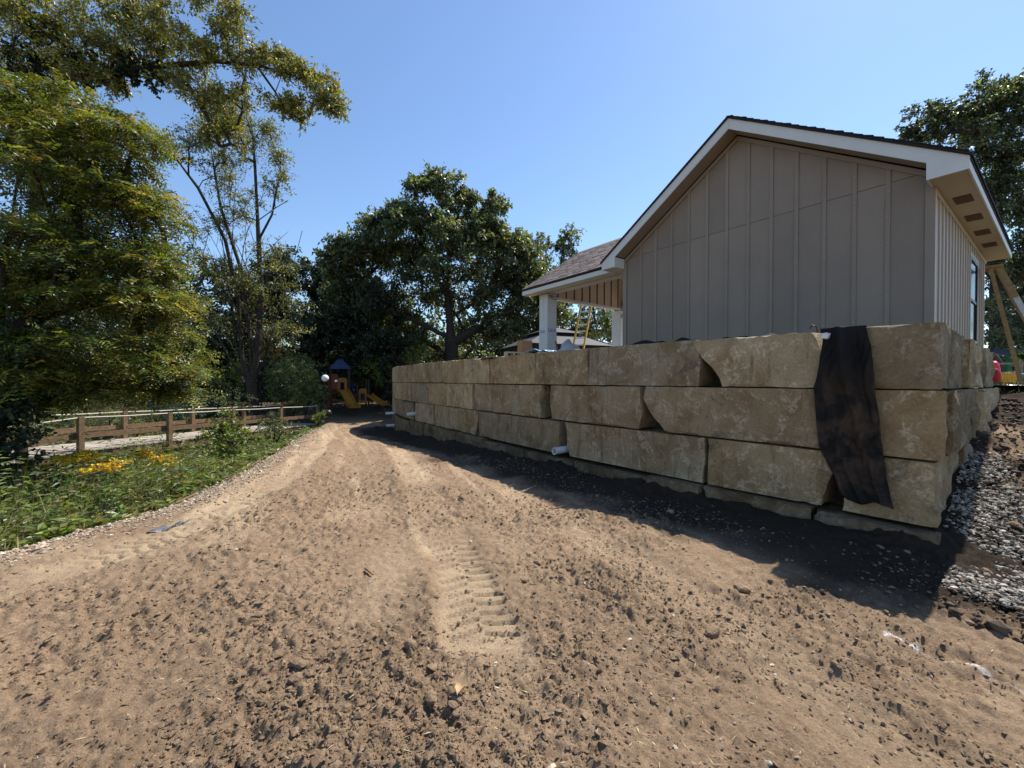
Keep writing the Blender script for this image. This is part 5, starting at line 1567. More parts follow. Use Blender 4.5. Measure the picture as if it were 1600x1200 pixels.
# ------------------------------------------------------------------ things on and behind the wall
def drain(label, s, z, out, r):
    p, n = wall_pt(s), wall_in(s)
    mb = MB()
    a0, a1 = np.array([*(p + n * .3), z]), np.array([*(p - n * out), z - .015])
    k = 16; V, F = [], []
    d = (a1 - a0) / np.linalg.norm(a1 - a0); sx = np.cross(d, [0, 0, 1.0]); sx /= np.linalg.norm(sx); uy = np.cross(sx, d)
    for c, rr_ in ((a0, r), (a1, r), (a1, r * .86), (a0, r * .86)):
        for i in range(k):
            t = 2 * math.pi * i / k; V.append(c + (sx * math.cos(t) + uy * math.sin(t)) * rr_)
    for j in range(3):
        for i in range(k): F.append((j * k + i, j * k + (i + 1) % k, (j + 1) * k + (i + 1) % k, (j + 1) * k + i))
    mb.add(V, F)
    o = mb.build('drain_pipe', MT['pvc'], None, True)
    o.data.set_sharp_from_angle(angle=R(40))
    tag(o, label, 'pipe', 'white drain pipes through the wall')
drain('white plastic drain pipe sticking out between blocks near the middle of the wall', 4.6, .315, .17, .062)
drain('white drain pipe high in the curved far part of the wall', 11.95, .44, .22, .06)
drain('short white pipe at the very end of the wall, upper one', 15.6, .2, .3, .055)
drain('short white pipe at the very end of the wall, lower one', 15.2, -.25, .3, .055)

# black geotextile hanging over the wall
def wall_plane(s, out, z):
    p = wall_pt(s) - wall_in(s) * out
    return np.array([p[0], p[1], z])
# (height, near edge s, far edge s)
prof = [(2.06, .50, .86), (1.93, .475, .835), (1.8, .45, .86), (1.62, .43, .875), (1.44, .415, .915), (1.25, .395, .90), (1.05, .375, .885), (.88, .36, .86), (.72, .345, .80), (.58, .33, .74), (.46, .31, .70), (.36, .285, .665)]
pz_ = np.array([p[0] for p in prof])[::-1]; pn_ = np.array([p[1] for p in prof])[::-1]; pf_ = np.array([p[2] for p in prof])[::-1]
nu, nv = 56, 120
V = []
for i in range(nv):
    v = i / (nv - 1)
    if v < .12:                       # lies on top of the stone, then falls over the edge
        z = 2.062 + .012 * math.sin(v * 40); inset = .5 * (1 - v / .12); zz = 2.06
    else:
        zz = 2.06 - (v - .12) / .88 * 1.70; z = zz; inset = 0
    n0, f0_ = np.interp(zz, pz_, pn_), np.interp(zz, pz_, pf_)
    for j in range(nu):
        u = j / (nu - 1)
        s_ = n0 + (f0_ - n0) * u
        fold = .03 * math.sin(u * 9 + zz * 1.5) + .022 * math.sin(u * 17 - zz * 4) + .02 * vnoise(np.array([[u * 4, zz * 5, 1.0]]), 3)[0]
        fold += .016 * abs(math.sin(u * 23 + 6 * zz + 2 * math.sin(zz * 7))) + .012 * vnoise(np.array([[u * 13 + zz * 6, zz * 11, 2.0]]), 4)[0]
        gather = .09 * math.exp(-((u - .55 + .25 * (2.06 - zz)) / .12) ** 2) * smooth(zz, 1.0, 1.8)
        out_ = max(.028, .06 + fold * smooth(2.06 - zz, 0, .25) + gather) if inset == 0 else -inset + .03
        dz = 0 if i < nv - 1 else .03 * math.sin(u * 7) + .03 * (u - .5)
        V.append(wall_plane(max(.02, s_), float(out_), float(z + dz)))
V = np.array(V)
fo = wall_plane(.6, 0, 0)
idx_ = np.arange(nu * nv).reshape(nv, nu)
F = np.stack([idx_[:-1, :-1], idx_[:-1, 1:], idx_[1:, 1:], idx_[1:, :-1]], -1).reshape(-1, 4)
me = fast_mesh('filter_fabric', V - np.array([fo[0], fo[1], 0]), F, True)
fab = link('filter_fabric', me, MT['fabric']); fab.location = (fo[0], fo[1], 0)
sm = fab.modifiers.new('thickness', 'SOLIDIFY'); sm.thickness = .006
tag(fab, 'black filter fabric draped over the wall near its corner, muddy lower down', 'fabric')
# scrap of white wadding caught beside it
bm = bmesh.new(); bmesh.ops.create_icosphere(bm, subdivisions=3, radius=.05)
for v in bm.verts:
    k = float(vnoise(np.array([list(v.co * 40)]), 2)[0]); v.co *= 1 + .45 * k; v.co.x *= 1.3; v.co.z *= .8
me = bpy.data.meshes.new('white_scrap'); bm.to_mesh(me); bm.free()
o = link('white_scrap', me, MT['white_cloth']); o.location = wall_plane(.80, .02, 1.975)
tag(o, 'crumpled white scrap caught at the top of the black fabric', 'scrap')
# wavy edge of fabric standing up behind the wall top
def fabric_ridge(label, s0, s1, off, hts):
    n = 40; V = []
    for i in range(n):
        u = i / (n - 1); s_ = s0 + (s1 - s0) * u
        h = np.interp(u, np.linspace(0, 1, len(hts)), hts) + .012 * math.sin(u * 31)
        p = wall_pt(s_) + wall_in(s_) * (off + .04 * math.sin(u * 14))
        q = wall_pt(s_) + wall_in(s_) * (off + .35)
        V += [(*(p - wall_in(s_) * .1), 1.99), (p[0], p[1], 2.03 + h), (*(wall_pt(s_) + wall_in(s_) * (off + .14)), 2.0 + h * .8), (q[0], q[1], 1.96)]
    F = []
    for i in range(n - 1):
        for k in range(3): F.append((4 * i + k, 4 * i + 4 + k, 4 * i + 5 + k, 4 * i + 1 + k))
    o = link('fabric_roll', fast_mesh('fabric_roll', np.array(V), np.array(F), True), MT['fabric'])
    sm = o.modifiers.new('thickness', 'SOLIDIFY'); sm.thickness = .006
    tag(o, label, 'fabric', 'black fabric along the wall top')
fabric_ridge('black fabric humps behind the wall top at the house corner', 2.25, 3.85, .55, [.0, .06, .1, .05, .085, .11, .1, .02, -.02])
fabric_ridge('low black fabric edge behind the broken block', .95, 2.2, .5, [.0, .05, .035, .06, .03, .055, .05, .02])
fabric_ridge('grey fabric corner folded over the wall top', 6.75, 7.4, .05, [.0, .01, .02, .01, .0])
mb = MB(); mb.tube([wall_plane(.98, -.35, 2.04), wall_plane(.99, -.33, 2.12), wall_plane(1.03, -.33, 2.14), wall_plane(1.05, -.34, 2.1)], .007, 5)
tag(mb.build('cable_end', MT['black_metal'], None, True), 'small loop of black cable above the wall top', 'cable')

# building clutter along the terrace
def on_terrace(px, Y, z=1.97):
    return np.array([(px - 800) / F_PX * Y, Y, z])
c = on_terrace(799, 9.9, 2.02); blk = MB()
for i, x0 in enumerate((-.2, -.02, .16)): blk.box(x0, x0 + .04, -.1, .1, 0, .19)
blk.box(-.16, -.02, -.1, -.065, 0, .19).box(-.16, -.02, .065, .1, 0, .19).box(.02, .16, -.1, -.065, 0, .19).box(.02, .16, .065, .1, 0, .19)
o = blk.build('concrete_block', MT['concrete'], None); o.location = c + np.array([0, .35, .1]); o.rotation_euler = (R(90), 0, R(20))
tag(o, 'hollow concrete block lying on its side on the wall top', 'block')
c = on_terrace(817, 12.0); mb = MB(); mb.box(-.17, .17, -.15, .15, 0, .42); mb.box(-.18, .18, .14, .155, .3, .44)
o = mb.build('cardboard_box', MT['cardboard'], None, bevel=.006); o.location = c + np.array([.05, 0, .28]); o.rotation_euler = (0, 0, .4)
tag(o, 'brown cardboard box beside the wrapped porch column', 'box')
mb = MB(); mb.box(-.25, .25, -.2, .2, 0, .28)
o = mb.build('pallet_stack', MT['bridge_wood'], None, bevel=.005); o.location = c + np.array([.05, 0, 0]); o.rotation_euler = (0, 0, .4)
tag(o, 'low wooden stack under the cardboard box', 'lumber')
nx_, ny_ = 14, 8; V = []
for j in range(ny_):
    for i in range(nx_):
        u, v = i / 13 - .5, j / 7 - .5
        V.append((u * .75, v * .4, .03 + .05 * vnoise(np.array([[u * 7, v * 7, 2.0]]), 8)[0] + .05 * math.cos(u * 3)))
F = [(j * nx_ + i, j * nx_ + i + 1, (j + 1) * nx_ + i + 1, (j + 1) * nx_ + i) for j in range(ny_ - 1) for i in range(nx_ - 1)]
o = link('blue_tarp', fast_mesh('blue_tarp', np.array(V), np.array(F), True), MT['tarp_blue']); pw = wall_pt(5.55) + wall_in(5.55) * .3
o.location = (pw[0], pw[1], 2.03); o.rotation_euler = (0, 0, R(125)); o.modifiers.new('t', 'SOLIDIFY').thickness = .008
tag(o, 'crumpled pale blue tarp lying on the wall top', 'tarp')
# gray plastic sheeting bundle, black corrugated pipe, leaning board near the column
bm = bmesh.new(); bmesh.ops.create_icosphere(bm, subdivisions=4, radius=.33)
for v in bm.verts:
    k = vnoise(np.array([list(v.co * 6)]), 4)[0]; v.co *= 1 + .25 * float(k); v.co.z *= 1.1
for f in bm.faces: f.smooth = True
me = bpy.data.meshes.new('plastic_bundle'); bm.to_mesh(me); bm.free()
o = link('plastic_bundle', me, MT['plastic_grey']); o.location = on_terrace(888, 12.6) + np.array([0, 0, .38])
tag(o, 'grey plastic sheeting bundled at the foot of the yellow ladder', 'sheeting')
mb = MB(); c = on_terrace(906, 9.4, 2.0)
for k in range(10):
    mb.tube([c + np.array([.0 + .012 * k, .03 * k, .07]), c + np.array([.0 + .012 * k, .03 * k + .018, .07])], [.085 if k % 2 else .072] * 2, 14, cap=False)
tag(mb.build('corrugated_pipe', MT['black_metal'], None, True), 'black corrugated pipe end lying on the terrace', 'pipe')
mb = MB(); a0, a1 = on_terrace(876, 12.3), on_terrace(868, 12.9, 2.75); mb.bar(a0, a1, .05, .02); tag(mb.build('leaning_board', MT['bridge_wood'], None), 'narrow board leaning against the porch column', 'board')
# gazebo behind
gY = 24.0
gc = at(862, 600, gY); gc[2] = 1.9
gaz = empty('gazebo', gc); tag(gaz, 'grey two-tier canopy gazebo with dark curtains behind the porch', 'gazebo')
def frustum(name, hw0, z0, hw1, z1, mat, hh=None):
    mb = MB(); mb.add([(-hw0, -hw0, z0), (hw0, -hw0, z0), (hw0, hw0, z0), (-hw0, hw0, z0), (-hw1, -hw1, z1), (hw1, -hw1, z1), (hw1, hw1, z1), (-hw1, hw1, z1)], [(0, 1, 5, 4), (1, 2, 6, 5), (2, 3, 7, 6), (3, 0, 4, 7), (4, 5, 6, 7), (3, 2, 1, 0)])
    return mb.build(name, MT[mat], gaz)
frustum('lower_canopy', 2.5, 1.55, 1.25, 2.15, 'canopy_grey')
frustum('vent_band', 1.1, 2.152, 1.1, 2.3, 'canopy_dark')
frustum('upper_canopy', 1.35, 2.302, .15, 2.72, 'canopy_grey')
for x in (-2.3, 2.3):
    for y in (-2.3, 2.3):
        mb = MB(); mb.bar((x, y, -.1), (x, y, 1.548), .1, .1, (0, 1, 0)); mb.build('post', MT['black_metal'], gaz)
mb = MB(); mb.box(-2.25, 2.25, -2.36, -2.33, .3, 1.54); mb.build('curtain', MT['canopy_dark'], gaz)
mb = MB(); mb.box(-2.36, -2.33, -2.25, 2.25, .3, 1.54); mb.build('curtain', MT['canopy_dark'], gaz)
gaz.rotation_euler = (0, 0, .35)

# yellow fibreglass ladder under the porch
def ladder(label, foot, top, wdt, rungs, railmat, rungmat):
    foot, top = np.asarray(foot), np.asarray(top)
    o = empty('ladder', foot); tag(o, label, 'ladder')
    d = top - foot; s_ = np.cross(d, [0, 0, 1.0]); s_ /= np.linalg.norm(s_)
    for sg in (-1, 1):
        mb = MB(); mb.bar(s_ * sg * wdt / 2, d + s_ * sg * wdt / 2, .06, .085, tuple(np.cross(s_, d))); mb.build('rail', MT[railmat], o)
    for k in range(rungs):
        u = (k + .6) / rungs
        mb = MB(); mb.bar(d * u - s_ * (wdt / 2 - .031), d * u + s_ * (wdt / 2 - .031), .07, .05); mb.build('rung', MT[rungmat], o)
    return o
la, lb_ = on_terrace(897, 17.2, 1.97), np.array([*on_terrace(916, 18.3)[:2], 5.0])
ladder('yellow ladder with pale rungs standing under the porch', la, lb_, .5, 10, 'yellow_rail', 'aluminium')

# wooden-looking stepladder at the far end of the house
st0 = np.array([10.4, 9.0, 1.46])
stp = empty('stepladder', st0); tag(stp, 'old tan stepladder leaning beside the far house corner', 'ladder')
apx = np.array([0, 0, 2.54])
sp_ = np.array([.65, -.76, 0]); dep = np.array([.76, .65, 0]) * .46
fr, re_ = sp_ * .45, sp_ * .98
rofs = sp_ * .11
for nm, ft, sgn in (('front_rail', fr, 1), ('front_rail', fr, -1), ('rear_rail', re_, 1), ('rear_rail', re_, -1)):
    mb = MB(); mb.bar(apx + dep * sgn * .4 + (rofs if nm == 'rear_rail' else 0), ft + dep * sgn * .7, .03, .10 if nm == 'rear_rail' else .06, tuple(sp_)); mb.build(nm, MT['old_ladder'], stp)
mb = MB(); mb.bar(apx - dep * .5 + sp_ * .05, apx + dep * .5 + sp_ * .05, .26, .05); mb.build('top_cap', MT['old_ladder'], stp, bevel=.006)
for k in range(1, 7):
    u = k / 7.5; c = re_ + (apx + rofs - re_) * u; w_ = .7 - .3 * u
    mb = MB(); mb.bar(c - dep * (w_ - .04), c + dep * (w_ - .04), .09, .025); mb.build('step', MT['old_ladder'], stp)
for u0, u1, m_ in ((.55, .72, 'label_white'), (.40, .52, 'label_orange')):
    ga_ = lambda u: re_ + (apx + rofs - re_) * u - dep * (.7 - .3 * u)
    off_ = -dep / np.linalg.norm(dep) * .017
    mb = MB(); mb.bar(ga_(u0) + off_, ga_(u1) + off_, .004, .085, tuple(sp_)); mb.build('sticker', MT[m_], stp)

# garden clutter on the upper yard, far right
def ry(px, Y, z=1.46): return np.array([(px - 800) / F_PX * Y, Y, z])
def lounge(label, px, Y, rz, z=1.47):
    o = empty('garden_chair', ry(px, Y, z), rz); tag(o, label, 'chair', 'weathered garden chairs')
    for k in range(5):
        mb = MB(); x = -.25 + k * .105; mb.add([(x, .2, .3), (x + .09, .2, .3), (x + .09, .55, .95), (x, .55, .95), (x, .225, .29), (x + .09, .225, .29), (x + .09, .575, .94), (x, .575, .94)], [(0, 1, 2, 3), (7, 6, 5, 4), (0, 4, 5, 1), (1, 5, 6, 2), (2, 6, 7, 3), (3, 7, 4, 0)]); mb.build('back_slat', MT['chair_white'], o)
    for k in range(4):
        mb = MB(); y = -.35 + k * .13; mb.box(-.26, .26, y, y + .11, .3 + .02 * (3 - k), .325 + .02 * (3 - k)); mb.build('seat_slat', MT['chair_white'], o)
    for x in (-.3, .28):
        mb = MB(); mb.box(x, x + .09, -.4, .35, .55, .58); mb.build('armrest', MT['chair_white'], o)
        mb = MB(); mb.box(x + .02, x + .06, -.35, -.26, 0, .548); mb.build('leg', MT['chair_white'], o)
        mb = MB(); mb.bar((x + .04, -.2, .32), (x + .04, .6, .02), .03, .1); mb.build('leg', MT['chair_white'], o)
lounge('weathered garden chair leaning behind the yellow crate', 1566, 11.2, R(38))
lounge('second weathered garden chair at the picture edge', 1594, 12.6, R(55))
cr = empty('plastic_crate', ry(1566, 9.6)); tag(cr, 'yellow slatted plastic crate on the upper lawn', 'crate')
for k in range(5):
    mb = MB(); z = .02 + k * .056; e = .16 + .008 * k
    mb.box(-e, e, -.13, -.115, z, z + .042).box(-e, e, .115, .13, z, z + .042).box(-e, -e + .014, -.114, .114, z, z + .042).box(e - .014, e, -.114, .114, z, z + .042); mb.build('band', MT['yellow_plastic'], cr)
for x in np.linspace(-.15, .15, 6):
    mb = MB(); mb.box(x - .01, x + .01, -.136, -.131, .02, .29); mb.build('rib', MT['yellow_plastic'], cr)
mb = MB(); mb.box(-.15, .15, -.11, .11, .0, .02); mb.build('bottom', MT['yellow_plastic'], cr)
o = sphere('red_bag', ry(1552, 9.3, 1.66), .17, 'red', None, 3, (.75, .7, 1.15)); tag(o, 'round red bag on the lawn beside the yellow crate', 'bag')
mb = MB(); c = ry(1551, 9.9, 1.75)
mb.tube([c + np.array([.1 * math.cos(t) * 1.1, .0, .25 * math.sin(t)]) for t in np.linspace(-.3, 3.4, 12)], .055, 8)
tag(mb.build('pool_noodle', MT['pink'], None, True), 'bent pink foam tube above the red bag', 'toy')
mb = MB(); c = ry(1586, 10.4, 1.46)
mb.tube([c + np.array([0, 0, .0]), c + np.array([0.0, 0, .35])], .012, 6)
mb.tube([c + np.array([-.25, 0, .30]), c + np.array([.3, 0, .27])], .02, 8)
tag(mb.build('hose_stand', MT['cyan'], None, True), 'pale blue hose piece between the chairs', 'hose')
mb = MB(); c = ry(1579, 12.5, 1.46); mb.add([c + np.array(v) for v in ((-.1, 0, 0), (.1, 0, 0), (.06, .05, .9), (-.06, .05, .9), (-.1, .1, 0), (.1, .1, 0), (.06, .1, .9), (-.06, .1, .9))], [(0, 1, 2, 3), (7, 6, 5, 4), (0, 4, 5, 1), (1, 5, 6, 2), (2, 6, 7, 3), (3, 7, 4, 0)])
tag(mb.build('green_panel', MT['green_plastic'], None), 'upright dark green plastic panel behind the chairs', 'panel')
mb = MB(); a0, a1 = ry(1550, 15.5, 1.4), ry(1720, 16.0, 1.4); mb.bar(a0 + np.array([0, 0, .7]), a1 + np.array([0, 0, .7]), .1, 1.4)
tag(mb.build('dark_fence', MT['navy'], None), 'dark navy fence closing the upper yard', 'fence')
# arching strap-leaved plant with shining leaves
c = ry(1578, 12.8, 1.46); o = empty('strap_leaf_plant', c); tag(o, 'arching palm-like plant with shining strap leaves behind the ladder', 'plant')
nf = 34; P = np.repeat(np.array([[0, 0, .75]]), nf, 0) + rng.normal(0, .05, (nf, 3))
az = rng.uniform(0, 6.28, nf); D = np.stack([np.cos(az), np.sin(az), rng.uniform(.1, .9, nf)], 1)
V, F, T = fronds(P, D, .95, 14, .17, [(.07, .10, .05), (.09, .12, .06)], .2, .55)
link('fronds', fast_mesh('fronds', V, F, False, T), MT['leaf_gloss'], o)
mb = MB(); mb.tube([(0, 0, 0), (0, 0, .8)], [.12, .09], 8); mb.build('trunk', MT['bark'], o)
mb = MB(); mb.tube([ry(1551, 6.7, 1.46), ry(1625, 6.5, 1.45)], .022, 8); tag(mb.build('conduit_pipe', MT['aluminium'], None, True), 'thin grey conduit lying across the lawn edge behind the wall', 'pipe')
for k, (px, Y, rz, L, lab) in enumerate(((1562, 8.0, .3, .5, 'dark short plank on the lawn nearest the wall'), (1578, 8.5, -.2, .45, 'dark plank lying on the lawn below the crate'), (1592, 8.3, .1, .3, 'dark wooden block under the ladder foot'))):
    mb = MB(); mb.box(-L / 2, L / 2, -.07, .07, 0, .05); o = mb.build('plank', MT['bridge_wood'], None, bevel=.004); o.location = ry(px, Y, 1.47); o.rotation_euler = (0, 0, rz)
    tag(o, lab, 'plank', 'offcuts on the lawn')
bush('hedge', 'dark tall hedge behind the navy fence', 'hedge', 1590, 500, 18, 60, 45, 26, .7, 230, .13, DARK + OAK, 'leaf_gloss')
# lawn tufts
n = 5200
tq, qq_ = rng.uniform(4.0, 13, n), rng.uniform(-3.2, 6, n)
x, y = C0[0] + BW[0] * tq + NW[0] * qq_, C0[1] + BW[1] * tq + NW[1] * qq_
z = np.where(tq > 4.3, 1.45, base_z(x, y))
k = vn2(x, y, 1.2, 61) > -.25
x, y, z = x[k], y[k], z[k]; n = len(x)
D = unit(np.stack([rng.normal(0, .5, n), rng.normal(0, .5, n), np.ones(n)], 1))
Vg, Fg = leaf_quads(np.stack([x, y, z], 1), D, unit(rand_dir(n) * np.array([1, 1, .1])), rng.uniform(.05, .14, n), .014)
tag(link('grass', fast_mesh('grass', Vg, Fg, False, tints(n, [(.12, .15, .04), (.2, .18, .07), (.26, .2, .1)])), MT['leaf']), 'sparse yellowing grass on the upper lawn', 'grass', kind='stuff')

# ------------------------------------------------------------------ loose soil, gravel and litter
def ico(sub):
    bm = bmesh.new(); bmesh.ops.create_icosphere(bm, subdivisions=sub, radius=1)
    V = np.array([v.co[:] for v in bm.verts]); F = np.array([[v.index for v in f.verts] for f in bm.faces]); bm.free()
    return V, F
OCT_V = np.array([(1, 0, 0), (-1, 0, 0), (0, 1, 0), (0, -1, 0), (0, 0, 1), (0, 0, -1)], float)
OCT_F = np.array([(0, 2, 4), (2, 1, 4), (1, 3, 4), (3, 0, 4), (2, 0, 5), (1, 2, 5), (3, 1, 5), (0, 3, 5)])
def scatter(x, y, z, size, base, flat=.7, jit=.3, sink=.3):
    BV, BF = base
    n = len(x)
    az = rng.uniform(0, 2 * np.pi, n); ca, sa_ = np.cos(az), np.sin(az)
    sc_ = size[:, None] * np.stack([rng.uniform(.75, 1.4, n), rng.uniform(.7, 1.1, n), flat * rng.uniform(.7, 1.2, n)], 1)
    V = BV[None] * (1 + jit * rng.standard_normal((n, len(BV), 1)).clip(-1.6, 1.6)) * sc_[:, None]
    tilt = rng.normal(0, .35, n)
    vy, vz = V[..., 1] * np.cos(tilt)[:, None] - V[..., 2] * np.sin(tilt)[:, None], V[..., 1] * np.sin(tilt)[:, None] + V[..., 2] * np.cos(tilt)[:, None]
    X = V[..., 0] * ca[:, None] - vy * sa_[:, None]; Y = V[..., 0] * sa_[:, None] + vy * ca[:, None]
    P = np.stack([X + x[:, None], Y + y[:, None], vz + (z + size * flat * (1 - sink))[:, None]], -1).reshape(-1, 3)
    F = (BF[None] + (np.arange(n) * len(BV))[:, None, None]).reshape(-1, 3)
    return P, F
def field(n, rmin, rmax, a0=-56, a1=56):
    r_ = np.exp(rng.uniform(math.log(rmin), math.log(rmax), n)); a_ = np.radians(rng.uniform(a0, a1, n))
    x, y = r_ * np.sin(a_), r_ * np.cos(a_)
    return x, y
def wall_side(x, y):
    """distance in front of the wall; negative inside"""
    best = np.full(len(x), 1e9); sgn = np.zeros(len(x))
    for s in np.arange(0, 17, .3):
        p, nn = wall_pt(s), wall_in(s)
        d = np.hypot(x - p[0], y - p[1]); k = d < best
        best[k] = d[k]; sgn[k] = -((x - p[0]) * nn[0] + (y - p[1]) * nn[1])[k]
    tq = (x - C0[0]) * BW[0] + (y - C0[1]) * BW[1]; nq = (x - C0[0]) * NW[0] + (y - C0[1]) * NW[1]
    return np.where((nq > 0), np.maximum(sgn, nq), sgn)
def place(n, rmin, rmax, p_fn):
    x, y = field(n, rmin, rmax)
    k = (rng.uniform(0, 1, n) < p_fn(x, y)) & (edge_x(y) - x < .25) & (wall_side(x, y) > .03)
    return x[k], y[k]
parts_c = []
x, y = place(74000, 1.45, 9, lambda x, y: .06 + .94 * clod_density(x, y) ** 1.3); sz = np.exp(rng.normal(math.log(.0052), .45, len(x))).clip(.003, .016) * (1 + .08 * np.hypot(x, y))
crV, crF = scatter(x, y, soil_height(x, y), sz, (OCT_V, OCT_F), .6, .25, .5)
parts_c.append((crV, crF, 0))
x, y = place(9000, 1.45, 9, lambda x, y: .5 * clod_density(x, y) ** 3); sz = np.exp(rng.normal(math.log(.0105), .38, len(x))).clip(.006, .032)
I1 = ico(1); I2 = ico(2)
c2V, c2F = scatter(x, y, soil_height(x, y), sz, I1, .6, .2, .55)
x3, y3 = place(420, 1.5, 6, lambda x, y: clod_density(x, y) ** 3); sz3 = np.exp(rng.normal(math.log(.021), .3, len(x3))).clip(.014, .04)
x4 = np.array([1.66, 1.2, .98, 2.9, 3.1, 3.4, 3.6, 3.9, 4.2, 3.3, 3.7, 4.4]); y4 = np.array([2.95, 2.45, 1.98, 2.6, 2.45, 2.7, 2.5, 2.9, 3.1, 3.0, 3.2, 3.6]); s4 = np.array([.055, .05, .03, .03, .025, .035, .03, .04, .035, .03, .03, .04])
x3, y3, sz3 = np.r_[x3, x4], np.r_[y3, y4], np.r_[sz3, s4]
c3V, c3F = scatter(x3, y3, soil_height(x3, y3), sz3, I2, .62, .09, .55)
Vc = np.concatenate([crV, c2V, c3V]); Fc = np.concatenate([crF, c2F + len(crV), c3F + len(crV) + len(c2V)])
tag(link('dirt_clods', fast_mesh('dirt_clods', Vc, Fc, False), MT['clod']), 'loose crumbs and clods of dry soil over the graded dirt', 'clods', kind='stuff')
# clods of dark damp soil on the ramp beside the return wall
n = 7500; tq, qq_ = rng.uniform(-1.3, 4.6, n), rng.uniform(.12, 4.0, n)
x, y = C0[0] + BW[0] * tq + NW[0] * qq_, C0[1] + BW[1] * tq + NW[1] * qq_
k = vn2(x, y, 1.8, 74) > -.2; x, y = x[k], y[k]
V5, F5 = scatter(x, y, soil_height(x, y), np.exp(rng.normal(math.log(.0135), .5, len(x))).clip(.005, .05), I1, .7, .2, .3)
tag(link('damp_clods', fast_mesh('damp_clods', V5, F5, False, tints(len(F5) , [(.05, .034, .024), (.075, .05, .034), (.11, .078, .052)], .1, None, .02)), MT['tinted']), 'dark damp clods on the slope right of the wall corner', 'clods', kind='stuff')
# crushed white gravel at the wall corner and along the bank edge
n = 24000; tq = rng.uniform(-.8, 1.9, n); qq_ = rng.uniform(.0, 1.5, n)
k = (qq_ < .85 - .28 * tq + .35 * vn2(tq, qq_, 1.6, 75)) & (vn2(tq, qq_, 4.5, 76) + .25 * rng.standard_normal(n) > -.3) & (rng.uniform(0, 1, n) < smooth(.95 - .28 * tq - qq_ + .35 * vn2(tq, qq_, 1.6, 75), .0, .3)) & (qq_ > -.02 + .0 * tq) & ((tq > -.1) | (qq_ > .1))
tq, qq_ = tq[k], qq_[k]
x, y = C0[0] + BW[0] * tq + NW[0] * qq_, C0[1] + BW[1] * tq + NW[1] * qq_
V6, F6 = scatter(x, y, base_z(x, y) + .02 + rng.uniform(0, .02, len(x)), np.exp(rng.normal(math.log(.0085), .45, len(x))).clip(.004, .024), I1, .7, .2, .2)
t6 = np.repeat(tints(len(x), [(.31, .275, .225), (.40, .36, .305), (.20, .17, .135), (.10, .078, .06)], .15, None, .02), len(I1[1]), 0)
tag(link('gravel', fast_mesh('gravel', V6, F6, False, t6), MT['tinted']), 'pale crushed gravel spilling from the wall corner', 'gravel', kind='stuff')
n = 12000; y = np.exp(rng.uniform(math.log(2.2), math.log(19), n)); d = rng.normal(-.02, .2, n) * (1 + .03 * y); x = edge_x(y) - d
k = rng.uniform(0, 1, n) < np.interp(y, [2, 4, 6, 12], [.8, .8, .8, .6]); x, y = x[k], y[k]
V7, F7 = scatter(x, y, soil_height(x, y), np.exp(rng.normal(math.log(.0085), .4, len(x))).clip(.004, .03) * (1 + .045 * y), (OCT_V, OCT_F), .65, .22, .3)
t7 = np.repeat(tints(len(x), [(.38, .30, .22), (.46, .38, .29), (.28, .21, .15)], .15, None, .02), 8, 0)
tag(link('gravel', fast_mesh('gravel', V7, F7, False, t7), MT['tinted']), 'pale gravel strip along the left edge of the dirt above the bank', 'gravel', kind='stuff')
# odd white pebbles in the soil and in the wall's shade
x, y = place(300, 1.5, 8, lambda x, y: np.full(len(x), .8))
V8, F8 = scatter(x, y, soil_height(x, y), np.exp(rng.normal(math.log(.0075), .35, len(x))).clip(.004, .02), I1, .55, .24, .45)
t8 = np.repeat(tints(len(x), [(.38, .31, .235), (.47, .40, .32), (.32, .25, .18)], .12, None, .02), len(I1[1]), 0)
tag(link('pebbles', fast_mesh('pebbles', V8, F8, False, t8), MT['tinted']), 'scattered pale pebbles lying in the dirt', 'pebbles', kind='stuff')
# straw-like bits
n = 1300; x, y = field(n, 1.5, 7); k = (edge_x(y) - x < .1) & (wall_side(x, y) > .1); x, y = x[k], y[k]; n = len(x)
az = rng.uniform(0, 6.28, n); D = np.stack([np.cos(az), np.sin(az), rng.normal(0, .1, n)], 1)
V9, F9 = leaf_quads(np.stack([x, y, soil_height(x, y) + .006], 1), unit(D), unit(rand_dir(n) * .3 + np.array([0, 0, 1.0])), rng.uniform(.015, .06, n), .0035)
tag(link('straw_bits', fast_mesh('straw_bits', V9, F9, False, tints(n, [(.36, .27, .16), (.25, .17, .1), (.45, .36, .24)])), MT['tinted']), 'short straw and bark bits strewn over the dirt', 'litter', kind='stuff')
# countable litter
def stick(label, p0, p1, r):
    z0, z1 = float(soil_height(np.array([p0[0]]), np.array([p0[1]]))[0]), float(soil_height(np.array([p1[0]]), np.array([p1[1]]))[0])
    a0, a1 = np.array([*p0, z0 + r * 1.6]), np.array([*p1, z1 + r * 1.6])
    mb = MB(); mb.tube([a0, a0 * .6 + a1 * .4 + np.array([0, 0, .004]), a1], [r, r * .9, r * .6], 6)
    tag(mb.build('stick', MT['stick'], None, True), label, 'stick', 'sticks on the dirt')
stick('short thick stick on the dirt left of the tyre print', (-1.14, 3.22), (-1.04, 3.1), .011)
stick('thin straight twig standing out in the clods near the bottom middle', (-.57, 2.36), (-.55, 2.2), .005)
stick('thin twig below the other, near the bottom edge', (-.54, 2.0), (-.53, 1.86), .004)
stick('pale twig lying at the edge of the wall shadow', (.5, 4.85), (.72, 4.95), .008)
stick('pale splinter lying among the clods at the bottom right', (2.3, 1.62), (2.5, 1.5), .012)
nl = 9; V = []
lc = np.array([-.235, 1.88]); lz = float(soil_height(lc[:1], lc[1:])[0]) + .03
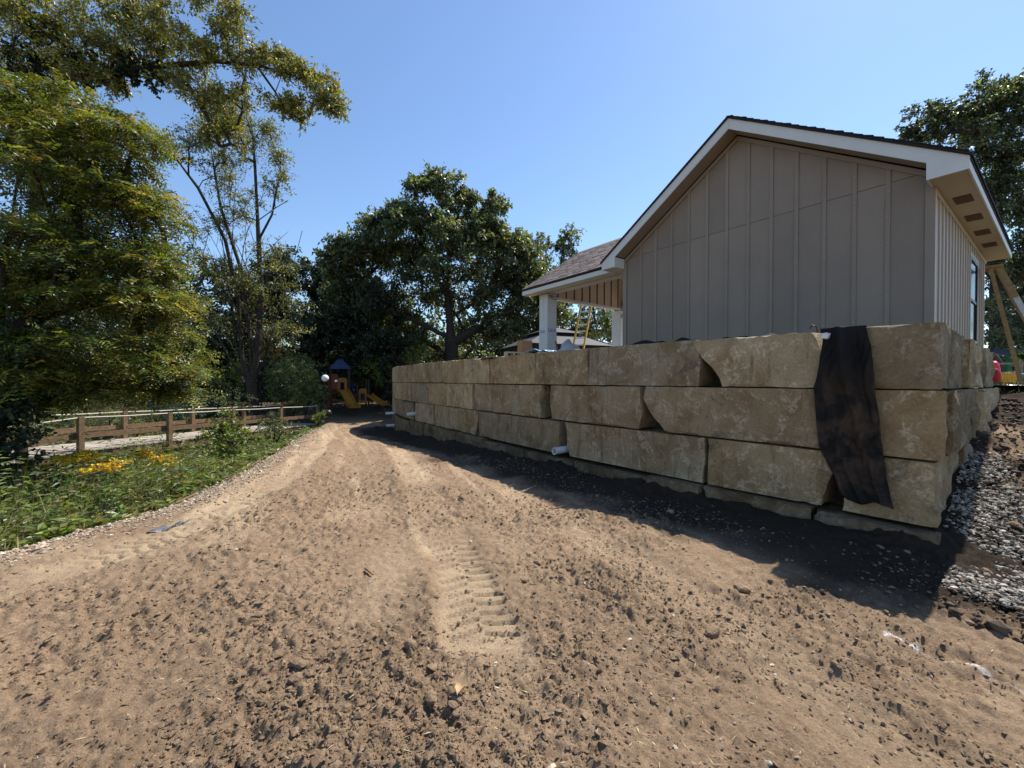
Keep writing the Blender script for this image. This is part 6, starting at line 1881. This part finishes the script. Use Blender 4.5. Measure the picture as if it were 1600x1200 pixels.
for i in range(nl):
    u = i / (nl - 1); w_ = .028 * math.sin(math.pi * u) ** .8
    c_ = np.array([lc[0] + .02 * u, lc[1] + .11 * u - .05, lz + .03 * u * u + .012 * math.sin(u * 9)])
    V += [c_ + np.array([-w_, 0, .02 * w_ / .03]), c_, c_ + np.array([w_, .004, .015])]
F = []
for i in range(nl - 1): F += [(3 * i, 3 * i + 1, 3 * i + 4, 3 * i + 3), (3 * i + 1, 3 * i + 2, 3 * i + 5, 3 * i + 4)]
o = link('dead_leaf', fast_mesh('dead_leaf', np.array(V), np.array(F), True), MT['dead_leaf']); tag(o, 'curled brown dead leaf lying on the clods at the bottom', 'leaf')
# torn dark silt-fence film half buried near the bank edge, and the buried edging strip
V = []
for j in range(5):
    for i in range(16):
        u, v = i / 15, j / 4
        px_, py_ = -3.62 + .16 * u, 4.1 + .32 * u
        nx2, ny2 = -.9, .4
        w_ = .09 * (1 - abs(u - .4))
        X, Y = px_ + nx2 * (v - .5) * w_, py_ + ny2 * (v - .5) * w_
        V.append((X, Y, float(soil_height(np.array([X]), np.array([Y]))[0]) + .012 + .02 * vnoise(np.array([[u * 9, v * 3, .5]]), 5)[0]))
F = [(j * 16 + i, j * 16 + i + 1, (j + 1) * 16 + i + 1, (j + 1) * 16 + i) for j in range(4) for i in range(15)]
o = link('plastic_film', fast_mesh('plastic_film', np.array(V), np.array(F), True), MT['film_dark']); o.modifiers.new('t', 'SOLIDIFY').thickness = .003
tag(o, 'torn grey plastic film half buried at the bank edge', 'plastic film')
mb = MB(); pts = []
for yv in np.linspace(4.4, 9.2, 26):
    X = edge_x(yv) - .18 + .03 * math.sin(yv * 5); pts.append((X, yv, gz1(X, yv) + .05))
mb.tube(pts, .018, 5); tag(mb.build('edging_strip', MT['bridge_wood'], None, True), 'dark edging strip between gravel and weeds along the bank', 'edging')
print('TRIS', sum(sum(len(p.vertices) - 2 for p in o.data.polygons) if len(o.data.polygons) < 2000 else (len(o.data.loops) - 2 * len(o.data.polygons)) for o in scene.objects if o.type == 'MESH'), 'OBJ', len(scene.objects))
